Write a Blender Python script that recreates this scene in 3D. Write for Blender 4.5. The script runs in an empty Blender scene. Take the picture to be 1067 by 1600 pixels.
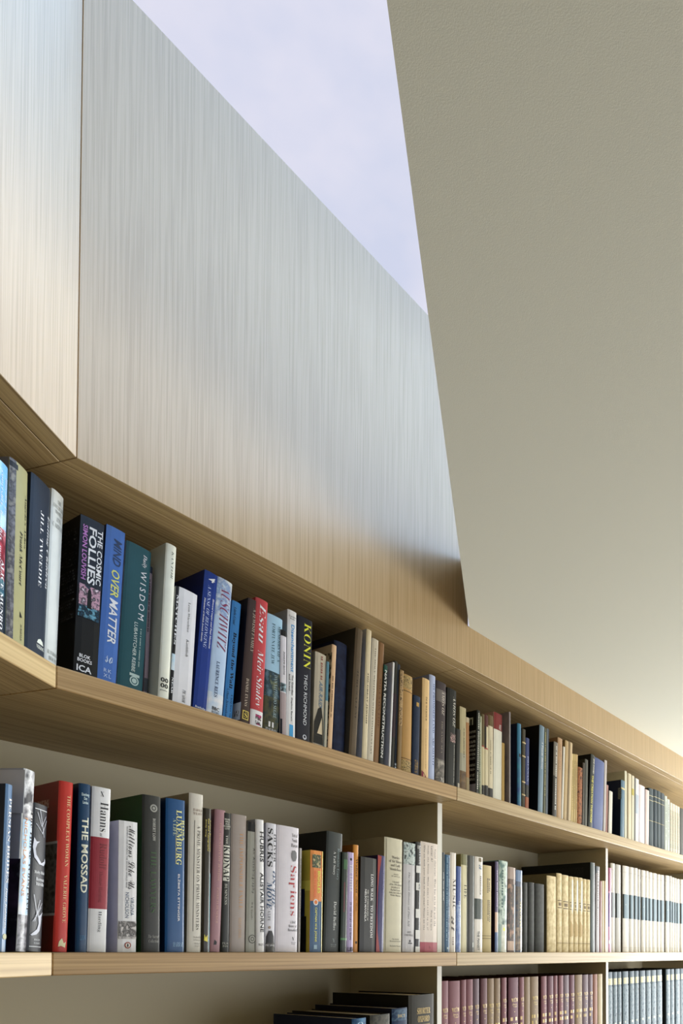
import bpy, bmesh, math, random
from mathutils import Vector, Matrix
random.seed(7)
SC = bpy.context.scene
COL = SC.collection
# ---------------------------------------------------------------- camera
EYE = 1.48; FPX = 1184.0; PX, PY = 800.0, 1459.7; PITCH = math.radians(1.37)
cd = bpy.data.cameras.new('camera'); cam = bpy.data.objects.new('camera', cd); COL.objects.link(cam)
cam.location = (0, 0, EYE); cam.rotation_euler = (math.pi/2 + PITCH, 0, 0)
cd.sensor_fit = 'AUTO'; cd.sensor_width = 36; cd.lens = FPX/1600*36
cd.shift_x = (533.5-PX)/1600; cd.shift_y = (PY-800)/1600; cd.clip_start = .01; cd.clip_end = 200
SC.camera = cam
# ---------------------------------------------------------------- sky, light, exposure
SC.view_settings.view_transform = 'Standard'; SC.view_settings.look = 'None'
SC.view_settings.gamma = 1; SC.view_settings.use_curve_mapping = False
SC.view_settings.exposure = 0.0
W = bpy.data.worlds.new('sky'); SC.world = W; W.use_nodes = True
wn = W.node_tree; bg = wn.nodes['Background']
tc = wn.nodes.new('ShaderNodeTexCoord'); no = wn.nodes.new('ShaderNodeTexNoise')
no.inputs['Scale'].default_value = 2.4; no.inputs['Detail'].default_value = 6; no.inputs['Roughness'].default_value = .55
mp = wn.nodes.new('ShaderNodeMapping'); mp.inputs['Scale'].default_value = (1, 1, 1.8); mp.inputs['Location'].default_value = (3.1, .4, 1.9)
rp = wn.nodes.new('ShaderNodeValToRGB')
rp.color_ramp.elements[0].position = .44; rp.color_ramp.elements[0].color = (.64, .68, .85, 1)
rp.color_ramp.elements[1].position = .66; rp.color_ramp.elements[1].color = (.88, .84, .93, 1)
wn.links.new(tc.outputs['Generated'], mp.inputs['Vector']); wn.links.new(mp.outputs[0], no.inputs['Vector'])
wn.links.new(no.outputs[0], rp.inputs[0]); wn.links.new(rp.outputs[0], bg.inputs[0]); bg.inputs[1].default_value = 1.0

def light(name, kind, loc, target, energy, color, **kw):
    l = bpy.data.lights.new(name, kind); o = bpy.data.objects.new(name, l); COL.objects.link(o)
    o.location = loc; o.rotation_euler = (Vector(target)-Vector(loc)).to_track_quat('-Z', 'Y').to_euler()
    l.energy = energy; l.color = color
    for k, v in kw.items(): setattr(l, k, v)
    return o
# broad blue sun lamp added as extra soft sky light on the panels
light('soft_sky_sun', 'SUN', (3, 2.3, 6.2), (0, 1.2, 2.6), 4.5, (.40, .66, 1.0), angle=math.radians(85))
# daylight entering by the glazed end wall; unseen side window added to light the spines
light('end_window_light', 'AREA', (2.2, 4.58, 1.2), (1.6, 0, 2.6), 192, (.97, .98, .955), shape='RECTANGLE', size=1.1, size_y=1.8)
light('added_side_light', 'AREA', (3.5, 1.6, .95), (-.2, 1.5, .75), 52, (.92, .95, 1), shape='RECTANGLE', size=3.4, size_y=1.3)

# ---------------------------------------------------------------- helpers
def ray(x, y):
    a = (x-PX)/FPX; b = -(y-PY)/FPX
    return Vector((a, math.cos(PITCH)-b*math.sin(PITCH), math.sin(PITCH)+b*math.cos(PITCH)))
KX, KY = -.65059, 1.0731            # plan position where the shelf fronts kink
def frame(ang):
    d = Vector((math.cos(ang), math.sin(ang), 0)); return d, Vector((d.y, -d.x, 0))
A1, A2 = math.radians(88.86), math.radians(57.06)
FR = {1: frame(A1), 2: frame(A2)}; ANG = {1: A1, 2: A2}
def onplane(seg, x, y, v):          # pixel -> (s along the wall, height) on the plane v behind the shelf fronts
    d, n = FR[seg]; K = Vector((KX, KY, 0)); P = K - n*v; r = ray(x, y)
    t = P.dot(n)/r.dot(n); w = r*t
    return (w-K).dot(d), w.z+EYE

def lin(c): return c/12.92 if c <= .04045 else ((c+.055)/1.055)**2.4
def hexc(h, gain=1.0):
    h = h.lstrip('#'); c = [lin(int(h[i:i+2], 16)/255) for i in (0, 2, 4)]
    if gain != 1: gain = .42+.8*min(1, max(c)*1.1)
    return tuple(min(.8, x*gain) for x in c) + (1,)
MATS = {}
BOOKGAIN = 1.25
def mat(spec, rough=.45):
    """plain '#rrggbb' or a printed picture '#a|#b|#c|scale' """
    key = (spec, rough)
    if key in MATS: return MATS[key]
    m = bpy.data.materials.new('print_' + str(len(MATS))); m.use_nodes = True; nt = m.node_tree; b = nt.nodes['Principled BSDF']
    b.inputs['Roughness'].default_value = rough; b.inputs['Specular IOR Level'].default_value = .32
    parts = spec.split('|')
    t = nt.nodes.new('ShaderNodeTexCoord'); n = nt.nodes.new('ShaderNodeTexNoise'); r = nt.nodes.new('ShaderNodeValToRGB')
    nt.links.new(t.outputs['Object'], n.inputs['Vector']); nt.links.new(n.outputs[0], r.inputs[0]); nt.links.new(r.outputs[0], b.inputs['Base Color'])
    if len(parts) == 1:
        c = hexc(spec, BOOKGAIN); n.inputs['Scale'].default_value = 45; n.inputs['Detail'].default_value = 5
        r.color_ramp.elements[0].position = .3; r.color_ramp.elements[0].color = tuple(x*.95 for x in c[:3])+(1,)
        r.color_ramp.elements[1].position = .7; r.color_ramp.elements[1].color = tuple(min(.9, x*1.03) for x in c[:3])+(1,)
    else:
        n.inputs['Scale'].default_value = float(parts[-1]); n.inputs['Detail'].default_value = 4
        cs = parts[:-1]; el = r.color_ramp.elements
        el[0].position = .36; el[0].color = hexc(cs[0], BOOKGAIN); el[1].position = .64; el[1].color = hexc(cs[-1], BOOKGAIN)
        for i, c in enumerate(cs[1:-1]):
            e = el.new(.36+.28*(i+1)/(len(cs)-1)); e.color = hexc(c, BOOKGAIN)
    MATS[key] = m; return m

def wood(name, light_c, dark_c, grain, rough=.42, fine=260, bump=.12, spec=.5, coat=0):
    """oak veneer; grain = axis the grain runs along (0 x, 1 y, 2 z)"""
    m = bpy.data.materials.new(name); m.use_nodes = True; nt = m.node_tree; b = nt.nodes['Principled BSDF']
    L = nt.links.new; N = nt.nodes.new
    t = N('ShaderNodeTexCoord')
    def noise(cross, along, detail, rgh=.6, dist=0):
        mpp = N('ShaderNodeMapping'); s = [cross]*3; s[grain] = along; mpp.inputs['Scale'].default_value = s
        L(t.outputs['Object'], mpp.inputs['Vector']); n = N('ShaderNodeTexNoise'); n.inputs['Scale'].default_value = 1
        n.inputs['Detail'].default_value = detail; n.inputs['Roughness'].default_value = rgh; n.inputs['Distortion'].default_value = dist
        L(mpp.outputs[0], n.inputs['Vector']); return n
    a = noise(fine, fine*.010, 2, .55, .15); c = noise(26, .35, 2, .5, .3); f = noise(fine*2.2, fine*.04, 2)
    mx = N('ShaderNodeMath'); mx.operation = 'MULTIPLY_ADD'; mx.inputs[1].default_value = .83
    L(a.outputs[0], mx.inputs[0])
    m2 = N('ShaderNodeMath'); m2.operation = 'MULTIPLY_ADD'; m2.inputs[1].default_value = .17; m2.inputs[2].default_value = 0
    L(c.outputs[0], m2.inputs[0]); L(m2.outputs[0], mx.inputs[2])
    r = N('ShaderNodeValToRGB'); r.color_ramp.elements[0].position = .36; r.color_ramp.elements[1].position = .58
    r.color_ramp.elements[0].color = hexc(dark_c); r.color_ramp.elements[1].color = hexc(light_c)
    L(mx.outputs[0], r.inputs[0]); L(r.outputs[0], b.inputs['Base Color'])
    bp = N('ShaderNodeBump'); bp.inputs['Strength'].default_value = bump; bp.inputs['Distance'].default_value = .001
    L(f.outputs[0], bp.inputs['Height']); L(bp.outputs[0], b.inputs['Normal'])
    b.inputs['Roughness'].default_value = rough; b.inputs['Specular IOR Level'].default_value = spec
    b.inputs['Coat Weight'].default_value = coat; b.inputs['Coat Roughness'].default_value = .3
    return m
def paint(name, c, rough=.8, bscale=350, bump=.1):
    m = bpy.data.materials.new(name); m.use_nodes = True; nt = m.node_tree; b = nt.nodes['Principled BSDF']
    b.inputs['Base Color'].default_value = hexc(c); b.inputs['Roughness'].default_value = rough; b.inputs['Specular IOR Level'].default_value = .25
    t = nt.nodes.new('ShaderNodeTexCoord'); n = nt.nodes.new('ShaderNodeTexNoise'); n.inputs['Scale'].default_value = bscale; n.inputs['Detail'].default_value = 3
    bp = nt.nodes.new('ShaderNodeBump'); bp.inputs['Strength'].default_value = bump; bp.inputs['Distance'].default_value = .002
    nt.links.new(t.outputs['Object'], n.inputs['Vector']); nt.links.new(n.outputs[0], bp.inputs['Height']); nt.links.new(bp.outputs[0], b.inputs['Normal'])
    return m
M_PANEL = wood('oak_veneer_upright', '#c4a87e', '#b19468', 2, rough=.36, fine=520, spec=.6, coat=.3)
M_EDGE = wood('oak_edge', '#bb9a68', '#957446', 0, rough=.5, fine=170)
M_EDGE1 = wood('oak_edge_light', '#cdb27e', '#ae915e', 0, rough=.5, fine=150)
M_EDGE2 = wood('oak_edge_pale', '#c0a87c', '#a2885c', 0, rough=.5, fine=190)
M_UNDER = wood('oak_board', '#b39a6c', '#8a7149', 0, rough=.5, fine=330)
M_CEIL = paint('ceiling_plaster', '#cdcec2', .9, 900, .12)
M_WHITE = paint('wall_paint', '#e2dfd2', .85)
M_FRONT = paint('front_wall_paint', '#8c8472', .85)
M_CARC = paint('carcass_lacquer', '#c8bfa2', .55, 80, .03)
M_DIVF = paint('divider_lacquer', '#e9e6dc', .5, 80, .03)
M_FLOOR = wood('floor_oak', '#7c6a4c', '#64543a', 0, rough=.5, fine=60)

def mesh_obj(name, verts, faces, mats, parent=None, mi=None):
    me = bpy.data.meshes.new(name); me.from_pydata(verts, [], faces); me.update()
    for m in (mats if isinstance(mats, (list, tuple)) else [mats]): me.materials.append(m)
    if mi: me.polygons.foreach_set('material_index', mi)
    o = bpy.data.objects.new(name, me); COL.objects.link(o)
    if parent: o.parent = parent
    return o
def prism(name, poly, z0, z1, mats, parent=None, bevel=0, axis='z', mi=None):
    """extrude polygon: axis z -> poly in (x,y); axis y -> poly in (x,z) extruded along y"""
    bm = bmesh.new()
    P = (lambda p, h: (p[0], p[1], h)) if axis == 'z' else (lambda p, h: (p[0], h, p[1]))
    a = [bm.verts.new(P(p, z0)) for p in poly]; b = [bm.verts.new(P(p, z1)) for p in poly]
    n = len(poly); bm.faces.new(a); bm.faces.new(b[::-1])
    for i in range(n): bm.faces.new((a[i], b[i], b[(i+1) % n], a[(i+1) % n]))
    bmesh.ops.recalc_face_normals(bm, faces=bm.faces)
    if bevel: bmesh.ops.bevel(bm, geom=bm.edges[:], offset=bevel, segments=1, affect='EDGES')
    me = bpy.data.meshes.new(name); bm.to_mesh(me); bm.free()
    for m in (mats if isinstance(mats, (list, tuple)) else [mats]): me.materials.append(m)
    o = bpy.data.objects.new(name, me); COL.objects.link(o)
    if parent: o.parent = parent
    return o
def box(name, x0, x1, y0, y1, z0, z1, m, parent=None, bevel=0):
    return prism(name, [(x0, y0), (x1, y0), (x1, y1), (x0, y1)], z0, z1, m, parent, bevel)
def tag(o, label=None, cat=None, group=None, kind=None):
    if label: o['label'] = label
    if cat: o['category'] = cat
    if group: o['group'] = group
    if kind: o['kind'] = kind
    return o
def empty(name, loc=(0, 0, 0), rz=0, parent=None):
    o = bpy.data.objects.new(name, None); COL.objects.link(o); o.location = loc; o.rotation_euler = (0, 0, rz); o.empty_display_size = .05
    if parent: o.parent = parent
    return o

# ---------------------------------------------------------------- room shell
ZT, ZM, ZB, ZF = 1.89, 1.48, 1.07, .66       # shelf top surfaces
TH = .033; DEP = .36; SOF = 2.185; CEIL = 2.285; SMAX = 4.3; SMIN = -2.6; MIT = math.tan((A1-A2)/2)
XE = -.106                                   # edge of the roof-light opening
def wpt(seg, s, v):                          # wall coords -> plan
    d, n = FR[seg]; p = Vector((KX, KY, 0)) + d*s - n*v; return (p.x, p.y)
def ztop(s): return 2.936+.0265*s
s_sh = .95
def mitre(o, fm_, sign):
    for v_ in o.data.vertices:
        if abs(v_.co.x-sign*fm_) < .004 and v_.co.y > -.012: v_.co.x -= sign*fm_*.95
    o.data.materials.append(M_UNDER)
    for p_ in o.data.polygons:
        if p_.normal.z < -.7: p_.material_index = 1
def place(o, seg):
    o.location = (KX, KY, 0); o.rotation_euler = (0, 0, ANG[seg]); return o
fm = .03*MIT
wb = place(prism('wall_back', [(fm+.0006, SOF), (SMAX, SOF), (SMAX, CEIL+.002), (s_sh, CEIL+.002), (s_sh, ztop(s_sh)), (fm+.0006, ztop(0))], -.03, -.0015, M_PANEL, axis='y', bevel=.0007), 2)
mitre(wb, fm, 1)
tag(wb, 'tall oak veneer panel beside the roof light running on as beam over the books', kind='structure')
wl = place(prism('wall_left', [(SMIN, SOF), (-fm-.0006, SOF), (-fm-.0006, ztop(0)), (SMIN, ztop(0))], -.03, -.0015, M_PANEL, axis='y', bevel=.0007), 1)
mitre(wl, fm, -1)
tag(wl, 'pale oak veneer panel at the far left lit by the roof light', kind='structure')
far = wpt(2, SMAX, -.03)
p0 = wpt(2, .9, -.0302); 
dd, nn = FR[2]
q = Vector((KX, KY, 0))+nn*.0302; tt = (XE-q.x)/dd.x; hit = (XE, q.y+dd.y*tt)
YB = -1.3; RX = 3.7; YN = -2.6; LX = wpt(1, SMIN, -.0302)[0]
ceil_poly = [hit, (far[0], far[1]), (RX, far[1]), (RX, YN), (LX, YN), (LX, YB), (XE, YB)]
ce = prism('ceiling', ceil_poly, CEIL, CEIL+.12, M_CEIL); tag(ce, 'white roughcast plaster ceiling with the straight edge of the roof light', kind='structure')
tag(box('wall_skylight', XE+.001, XE+.09, YB-.08, hit[1]+.04, CEIL+.121, 2.45, M_WHITE), 'white unseen upstand of the roof light, kept low to let light in', kind='structure')  # unseen upstand cut low so slanting light reaches the oak panels
tag(box('wall_upstand', LX, XE+.0005, YB-.08, YB, CEIL+.121, 2.93, M_WHITE), 'white end of the roof light upstand', kind='structure')
tag(box('floor', -2.2, RX, YN, far[1]+.4, -.1, 0, M_FLOOR), 'oak floor', kind='structure')
tag(box('wall_front', -2.2, RX, YN-.1, YN, 0, CEIL, M_FRONT), 'warm grey wall behind the viewer', kind='structure')
# side wall with an added unseen window, opening sized for its light, end wall with a glazed door opening
wr = empty('wall_right'); tag(wr, 'white side wall around the added side window', kind='structure')
box('wall_panel', RX, RX+.12, YN, -.2, 0, CEIL, M_WHITE, wr); box('wall_panel', RX, RX+.12, 3.4, far[1]+.12, 0, CEIL, M_WHITE, wr)
box('wall_panel', RX, RX+.12, -.2, 3.4, 0, .25, M_WHITE, wr); box('wall_panel', RX, RX+.12, -.2, 3.4, 1.7, CEIL, M_WHITE, wr)
we = empty('wall_end'); tag(we, 'white end wall around the glazed opening', kind='structure')
box('wall_panel', far[0]-.45, far[0]+.05, far[1]+.3, far[1]+.4, 0, CEIL, M_WHITE, we); box('wall_panel', far[0]+.05, RX, far[1]+.001, far[1]+.12, 2.2, CEIL, M_WHITE, we)
wi = empty('added_window'); tag(wi, 'frame of the unseen side window added for its light', kind='structure')
for y in (-.2, 1.58, 3.36): box('window_frame', RX+.03, RX+.08, y, y+.04, .25, 1.7, M_DIVF, wi)
for z in (.25, 1.66): box('window_frame', RX+.03, RX+.08, -.16, 3.36, z, z+.04, M_DIVF, wi)
# roof-light glass
gm = bpy.data.materials.new('roof_glass'); gm.use_nodes = True; nt = gm.node_tree
for n_ in list(nt.nodes):
    if n_.type == 'BSDF_PRINCIPLED': nt.nodes.remove(n_)
tr = nt.nodes.new('ShaderNodeBsdfTransparent'); gl = nt.nodes.new('ShaderNodeBsdfGlossy'); gl.inputs['Roughness'].default_value = .02
mxs = nt.nodes.new('ShaderNodeMixShader'); fr = nt.nodes.new('ShaderNodeFresnel'); fr.inputs[0].default_value = 1.12
nt.links.new(fr.outputs[0], mxs.inputs[0]); nt.links.new(tr.outputs[0], mxs.inputs[1]); nt.links.new(gl.outputs[0], mxs.inputs[2])
nt.links.new(mxs.outputs[0], nt.nodes['Material Output'].inputs[0])
w1 = empty('window_1'); tag(w1, 'frameless roof light glass above the tall oak panel', kind='structure')
g = box('glass', LX-.05, XE+.14, YB-.1, hit[1]+.18, 2.975, 2.983, gm, w1)
box('glass', XE+.04, XE+.048, YB-.1, hit[1]+.03, 2.4505, 2.9745, gm, w1)  # upright pane added over the low upstand to pass slanting light

# ---------------------------------------------------------------- the bookcase
bc = empty('bookcase', (KX, KY, 0)); tag(bc, 'built-in oak bookcase with thick shelves that kinks to follow the wall', 'bookcase')
SEAMS = [0, .946, 2.93, 4.3]
def boards(z1, m1, m2, name='shelf', th=TH, bev=.0012):
    z0 = z1-th
    for seg in (1, 2):
        r = empty(name + ('_wing' if seg == 1 else '_run'), (0, 0, 0), ANG[seg], bc)
        if seg == 1:
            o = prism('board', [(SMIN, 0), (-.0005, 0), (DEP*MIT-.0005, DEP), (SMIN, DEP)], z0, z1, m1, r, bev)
            fix_faces(o)
        else:
            for i in range(3):
                a, b = SEAMS[i]+.0005, SEAMS[i+1]-.0005
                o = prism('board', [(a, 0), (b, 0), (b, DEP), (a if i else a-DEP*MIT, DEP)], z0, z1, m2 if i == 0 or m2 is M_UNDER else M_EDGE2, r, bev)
                fix_faces(o)
def fix_faces(o):
    o.data.materials.append(M_UNDER)
    for p in o.data.polygons:
        if abs(p.normal.z) > .9: p.material_index = len(o.data.materials)-1
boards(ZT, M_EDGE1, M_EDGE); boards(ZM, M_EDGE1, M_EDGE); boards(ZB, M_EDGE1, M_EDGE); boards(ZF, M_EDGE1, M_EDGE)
boards(SOF+.022, M_UNDER, M_UNDER, 'soffit', .022, .0004)
bk = empty('back_run', (0, 0, 0), ANG[2], bc)
prism('back_panel', [(-DEP*MIT-.0055, 0.05), (SMAX, 0.05), (SMAX, SOF+.02), (-DEP*MIT-.0055, SOF+.02)], DEP+.0003, DEP+.018, M_CARC, bk, 0, 'y')
bk = empty('back_wing', (0, 0, 0), ANG[1], bc)
prism('back_panel', [(SMIN, 0.05), (DEP*MIT, 0.05), (DEP*MIT, SOF+.02), (SMIN, SOF+.02)], DEP+.0003, DEP+.018, M_CARC, bk, 0, 'y')
dr = empty('divider_run', (0, 0, 0), ANG[2], bc)
def divider(s, v, z0, z1):
    o = box('divider', s, s+.018, v, DEP-.0003, z0+.0003, z1-TH-.0003, [M_CARC, M_DIVF], dr)
    for p in o.data.polygons:
        if p.normal.y < -.9: p.material_index = 1
for s, v in ((.9445, .06), (1.934, .074), (2.93, .06), (3.92, .06)):
    divider(s, v, ZM, ZT); divider(s, v, ZB, ZM); divider(s, v, ZF, ZB)
dr = empty('divider_wing', (0, 0, 0), ANG[1], bc)
divider(-1.0, .06, ZM, ZT); divider(-1.0, .06, ZB, ZM); divider(-1.0, .06, ZF, ZB)
pr = empty('base_run', (0, 0, 0), ANG[2], bc)
prism('cupboard_front', [(-.1, 0), (SMAX, 0), (SMAX, ZF-TH-.001), (-.1, ZF-TH-.001)], .03, .05, M_CARC, pr, 0, 'y')
# ---------------------------------------------------------------- books
SER = (0x1D400, 0x1D41A)
# style -> (alphabet, weight offset, slant): sans n N B X m, serif s S i I, script c
MAPS = {'n': (None, 0, 0), 'N': (None, .02, 0), 'B': (None, .014, 0), 'X': (None, .014, .22), 'm': (None, -.004, 0),
        'S': (SER, 0, 0), 's': (SER, -.013, 0), 'i': (SER, -.014, .26), 'I': (SER, -.003, .26), 'c': ((0x1D4D0, 0x1D4EA), -.004, 0)}
LINES = {}; TXT = {}
def styled(style, s):
    mp_ = MAPS[style][0]
    if not mp_: return s
    return ''.join(chr(mp_[0]+ord(c)-65) if 'A' <= c <= 'Z' else chr(mp_[1]+ord(c)-97) if 'a' <= c <= 'z' else c for c in s).replace('\U0001D455', '\u210e')
def load_lines(pairs):
    """one text object per style turns every line of lettering into faces at once"""
    for style in sorted({p[0] for p in pairs}):
        ls = sorted({l for st, s in pairs if st == style for l in s.split('\n')})
        cu = bpy.data.curves.new('tmp', 'FONT'); cu.size = 1; cu.resolution_u = 2; cu.space_line = 4; cu.body = '\n'.join(styled(style, l) for l in ls)
        cu.offset = MAPS[style][1]; cu.space_character = 1.25 if style == 'm' else 1.0
        o = bpy.data.objects.new('tmp', cu); me = o.to_mesh()
        vs = [(v.co.x, v.co.y) for v in me.vertices]; fs = [tuple(p.vertices) for p in me.polygons]
        o.to_mesh_clear(); bpy.data.objects.remove(o); bpy.data.curves.remove(cu)
        pitch = 4.0; bins = {}
        for f in fs:
            bins.setdefault(int(round(-(vs[f[0]][1]-.3)/pitch)), []).append(f)
        for k, ff in bins.items():
            idx = {}; vv = []; f2 = []
            for f in ff:
                for i_ in f:
                    if i_ not in idx: idx[i_] = len(vv); yy = vs[i_][1]+k*pitch; vv.append((vs[i_][0]+yy*MAPS[style][2], yy))
                f2.append(tuple(idx[i_] for i_ in f))
            if 0 <= k < len(ls): LINES[(style, ls[k])] = (vv, f2)
def glyphs(style, s):
    """lettering as (verts, faces) fitted to the unit square"""
    key = (style, s)
    if key in TXT: return TXT[key]
    V = []; F = []
    for li, l in enumerate(s.split('\n')):
        vv, ff = LINES[(style, l)]; xs = [v[0] for v in vv]; xm = (min(xs)+max(xs))/2 if '\n' in s else 0; n0 = len(V)
        V += [(x-xm, y-li*.95) for x, y in vv]; F += [tuple(i_+n0 for i_ in f) for f in ff]
    x0 = min(v[0] for v in V); x1 = max(v[0] for v in V); y0 = min(v[1] for v in V); y1 = max(v[1] for v in V)
    TXT[key] = ([((x-x0)/(x1-x0), (y-y0)/(y1-y0)) for x, y in V], F); return TXT[key]
QUEUE = []
def book(*a, **k): QUEUE.append((a, k))

def make_book(row, xbl, xbr, xtl, ytl, v, kind, cs, cl, desc, dec=(), depth=None, bulge=None, cr=None, lean=True, ybot=None):
    seg, zs = row
    if ybot is None:
        ybot = {ZT: (985.5+.61*xbl if seg == 1 else 1039.5+.3033*(xbl-88.5)), ZM: 1487.5, ZB: 1600}[zs]
        ybr = {ZT: (985.5+.61*xbr if seg == 1 else 1039.5+.3033*(xbr-88.5)), ZM: 1487.5, ZB: 1600}[zs]
    s0, z0 = onplane(seg, xbl, ybot, v); s1, _ = onplane(seg, xbr, ybr, v); st, zt = onplane(seg, xtl, ytl, v)
    t = (s1-s0)*.985; a = math.atan2(st-s0, zt-z0) if lean else 0
    if abs(a) < .004: a = 0
    h = (zt-zs)/max(.9, math.cos(a)); s0 -= math.tan(a)*(z0-zs)
    lift = t*math.sin(a) if a > 0 else 0
    h -= lift+.0005
    hard = kind[0] == 'h'; old = kind[0] == 'o'
    if bulge is None: bulge = {'h': min(.004, t*.14), 'o': min(.006, t*.2), 'p': .0003}[kind[0]]
    bulge = min(bulge, .0032 if old else .0021)
    if depth is None: depth = min(.30, h*(.66 if hard or old else .64))
    depth = min(depth, DEP-v-.012)
    if seg == 2 and s0 < .25: depth = min(depth, DEP-v-.012)
    bt = min(.0024 if hard or old else .0006, t*.2)
    d, n = FR[seg]
    loc = Vector((KX, KY, 0)) + d*s0 - n*v; loc.z = zs+.0004+lift
    root = bpy.data.objects.new({'h': 'hardback_book', 'o': 'old_bound_book', 'p': 'paperback_book'}[kind[0]], None); COL.objects.link(root)
    root.empty_display_size = .02
    root.matrix_world = Matrix.Translation(loc) @ Matrix.Rotation(ANG[seg], 4, 'Z') @ Matrix.Rotation(a, 4, 'Y')
    N = 10 if bulge > .001 else 4
    def prof0(u):
        k = abs(2*u-1); return -bulge*(1-k**2.4)+bulge
    def prof(u):                             # the faceted spine itself
        u = min(max(u, 0), 1)*N; i = min(int(u), N-1); return prof0(i/N)*(1-u+i)+prof0((i+1)/N)*(u-i)
    def draped(vs, fs):                      # flat shape in (u, w), cut along the facets of a round spine
        if N < 10: return vs, fs
        bm = bmesh.new(); bv = [bm.verts.new((x, y, 0)) for x, y in vs]
        for f in fs:
            try: bm.faces.new([bv[i] for i in f])
            except ValueError: pass
        lo = min(v[0] for v in vs); hi = max(v[0] for v in vs)
        for i in range(1, N):
            if lo < i/N < hi: bmesh.ops.bisect_plane(bm, geom=bm.verts[:]+bm.edges[:]+bm.faces[:], plane_co=(i/N, 0, 0), plane_no=(1, 0, 0), dist=1e-6)
        bm.verts.index_update(); vs = [(v.co.x, v.co.y) for v in bm.verts]; fs = [[v.index for v in f.verts] for f in bm.faces]; bm.free()
        return vs, fs
    gl_ = .3 if 'g' in kind else .42 if hard else .38 if kind[0] == 'p' else .7
    ro = min(.0022, t*.18) if not hard else min(.0015, t*.1)
    outer = [(0, depth)] + [(0, ro+bulge)] + [(t*(i/N), prof(i/N)+(ro*.5 if i in (0, N) else 0)) for i in range(N+1)] + [(t, ro+bulge), (t, depth)]
    cx = lambda p: (min(max(p[0], bt), t-bt), min(max(p[1]+bt, bt), depth))
    inner = [cx(p) for p in outer]
    V = []; F = []; MI = []
    k = len(outer)
    for z in (0, h):
        V += [(x, y, z) for x, y in outer] + [(x, y if i not in (0, k-1) else depth, z) for i, (x, y) in enumerate(inner)]
    for i in range(k-1):
        m_ = 0 if i == 0 else 2 if i == k-2 else 1
        F.append((i, i+1, 2*k+i+1, 2*k+i)); MI.append(m_)
        F.append((k+i, 3*k+i, 3*k+i+1, k+i+1)); MI.append(m_)
        F.append((i, k+i, k+i+1, i+1)); MI.append(m_)
        F.append((2*k+i, 2*k+i+1, 3*k+i+1, 3*k+i)); MI.append(m_)
    F.append((0, 2*k, 3*k, k)); MI.append(0); F.append((k-1, 2*k-1, 4*k-1, 3*k-1)); MI.append(2)
    cov = mesh_obj('cover', V, F, [mat(cl or cs, gl_), mat(cs, gl_), mat(cr or cl or cs, gl_)], root, MI)
    for p in cov.data.polygons: p.use_smooth = False
    ins = .003 if hard or old else .0003
    ov = .004 if hard or old else .0002
    pc = mat('#d9d0b8' if 'y' not in kind else '#c4ad80', .9)
    zb0 = ins; y0 = max(bt*1.2, bt+.0012) + bulge + .001
    if t > 2*bt+.0008 and depth-ov > y0+.01:
        bxm = mesh_obj('page_block', [(x, y, z) for z in (zb0, h-ins) for x, y in ((bt+.0002, y0), (t-bt-.0002, y0), (t-bt-.0002, depth-ov), (bt+.0002, depth-ov))],
                   [(3, 2, 1, 0), (4, 5, 6, 7), (0, 1, 5, 4), (1, 2, 6, 5), (2, 3, 7, 6), (3, 0, 4, 7)], pc, root)
    lay = 0
    for e in dec:
        lay += 1; off = .00018+.00006*lay
        if e[0] == 'b':                      # printed band / picture / label: ('b', colour, wtop, wbottom, u0, u1, [name])
            _, c, w1, w0 = e[:4]; u0, u1 = (e[4], e[5]) if len(e) > 5 else (0.0, 1.0); nm = e[6] if len(e) > 6 else 'printed_band'
            vv = []; us = [u0]+[i/N for i in range(1, N) if u0+.002 < i/N < u1-.002]+[u1]; M_ = len(us)-1
            for u in us:
                y = prof(u)-off+(ro*.5 if u < .02 or u > .98 else 0)
                vv += [(t*u, y, h*w0), (t*u, y, h*w1)]
            ff = [(2*i, 2*i+2, 2*i+3, 2*i+1) for i in range(M_)]
            mesh_obj(nm, vv, ff, mat(c, gl_), root)
        elif e[0] == 'c':                    # picture or label on the left board: ('c', colour, y0, y1, wtop, wbottom)
            _, c, ya, yb, w1, w0 = e
            mesh_obj('cover_picture', [(-off, ya*depth, h*w0), (-off, yb*depth, h*w0), (-off, yb*depth, h*w1), (-off, ya*depth, h*w1)], [(3, 2, 1, 0)], mat(c, gl_), root)
        elif e[0] in 'tv':                   # lettering on the spine, running down (t) or upright (v): (k, style, text, colour, u0, u1, wtop, wbottom)
            _, sty, tx, c, u0, u1, w1, w0 = e
            vs, fs = glyphs(sty, tx); vv = []
            vs = [(u0+(u1-u0)*y, w1+(w0-w1)*x) if e[0] == 't' else (u0+(u1-u0)*x, w0+(w1-w0)*y) for x, y in vs]
            vs, fs = draped(vs, fs)
            for u, w in vs:
                vv.append((t*u, prof(min(max(u, 0), 1))-off-.0002, h*w))
            mesh_obj('lettering', vv, fs, mat(c, .5), root)
        elif e[0] == 'd':                    # lines of small print too small to read: ('d', colour, u0, u1, wtop, wbottom, n, upright?)
            _, c, u0, u1, w1, w0, nl = e[:7]; rr = random.Random(int(xbl*10)); vv = []; ff = []
            up = len(e) > 7
            H_ = h*(w1-w0); T_ = t*(u1-u0)
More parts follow.
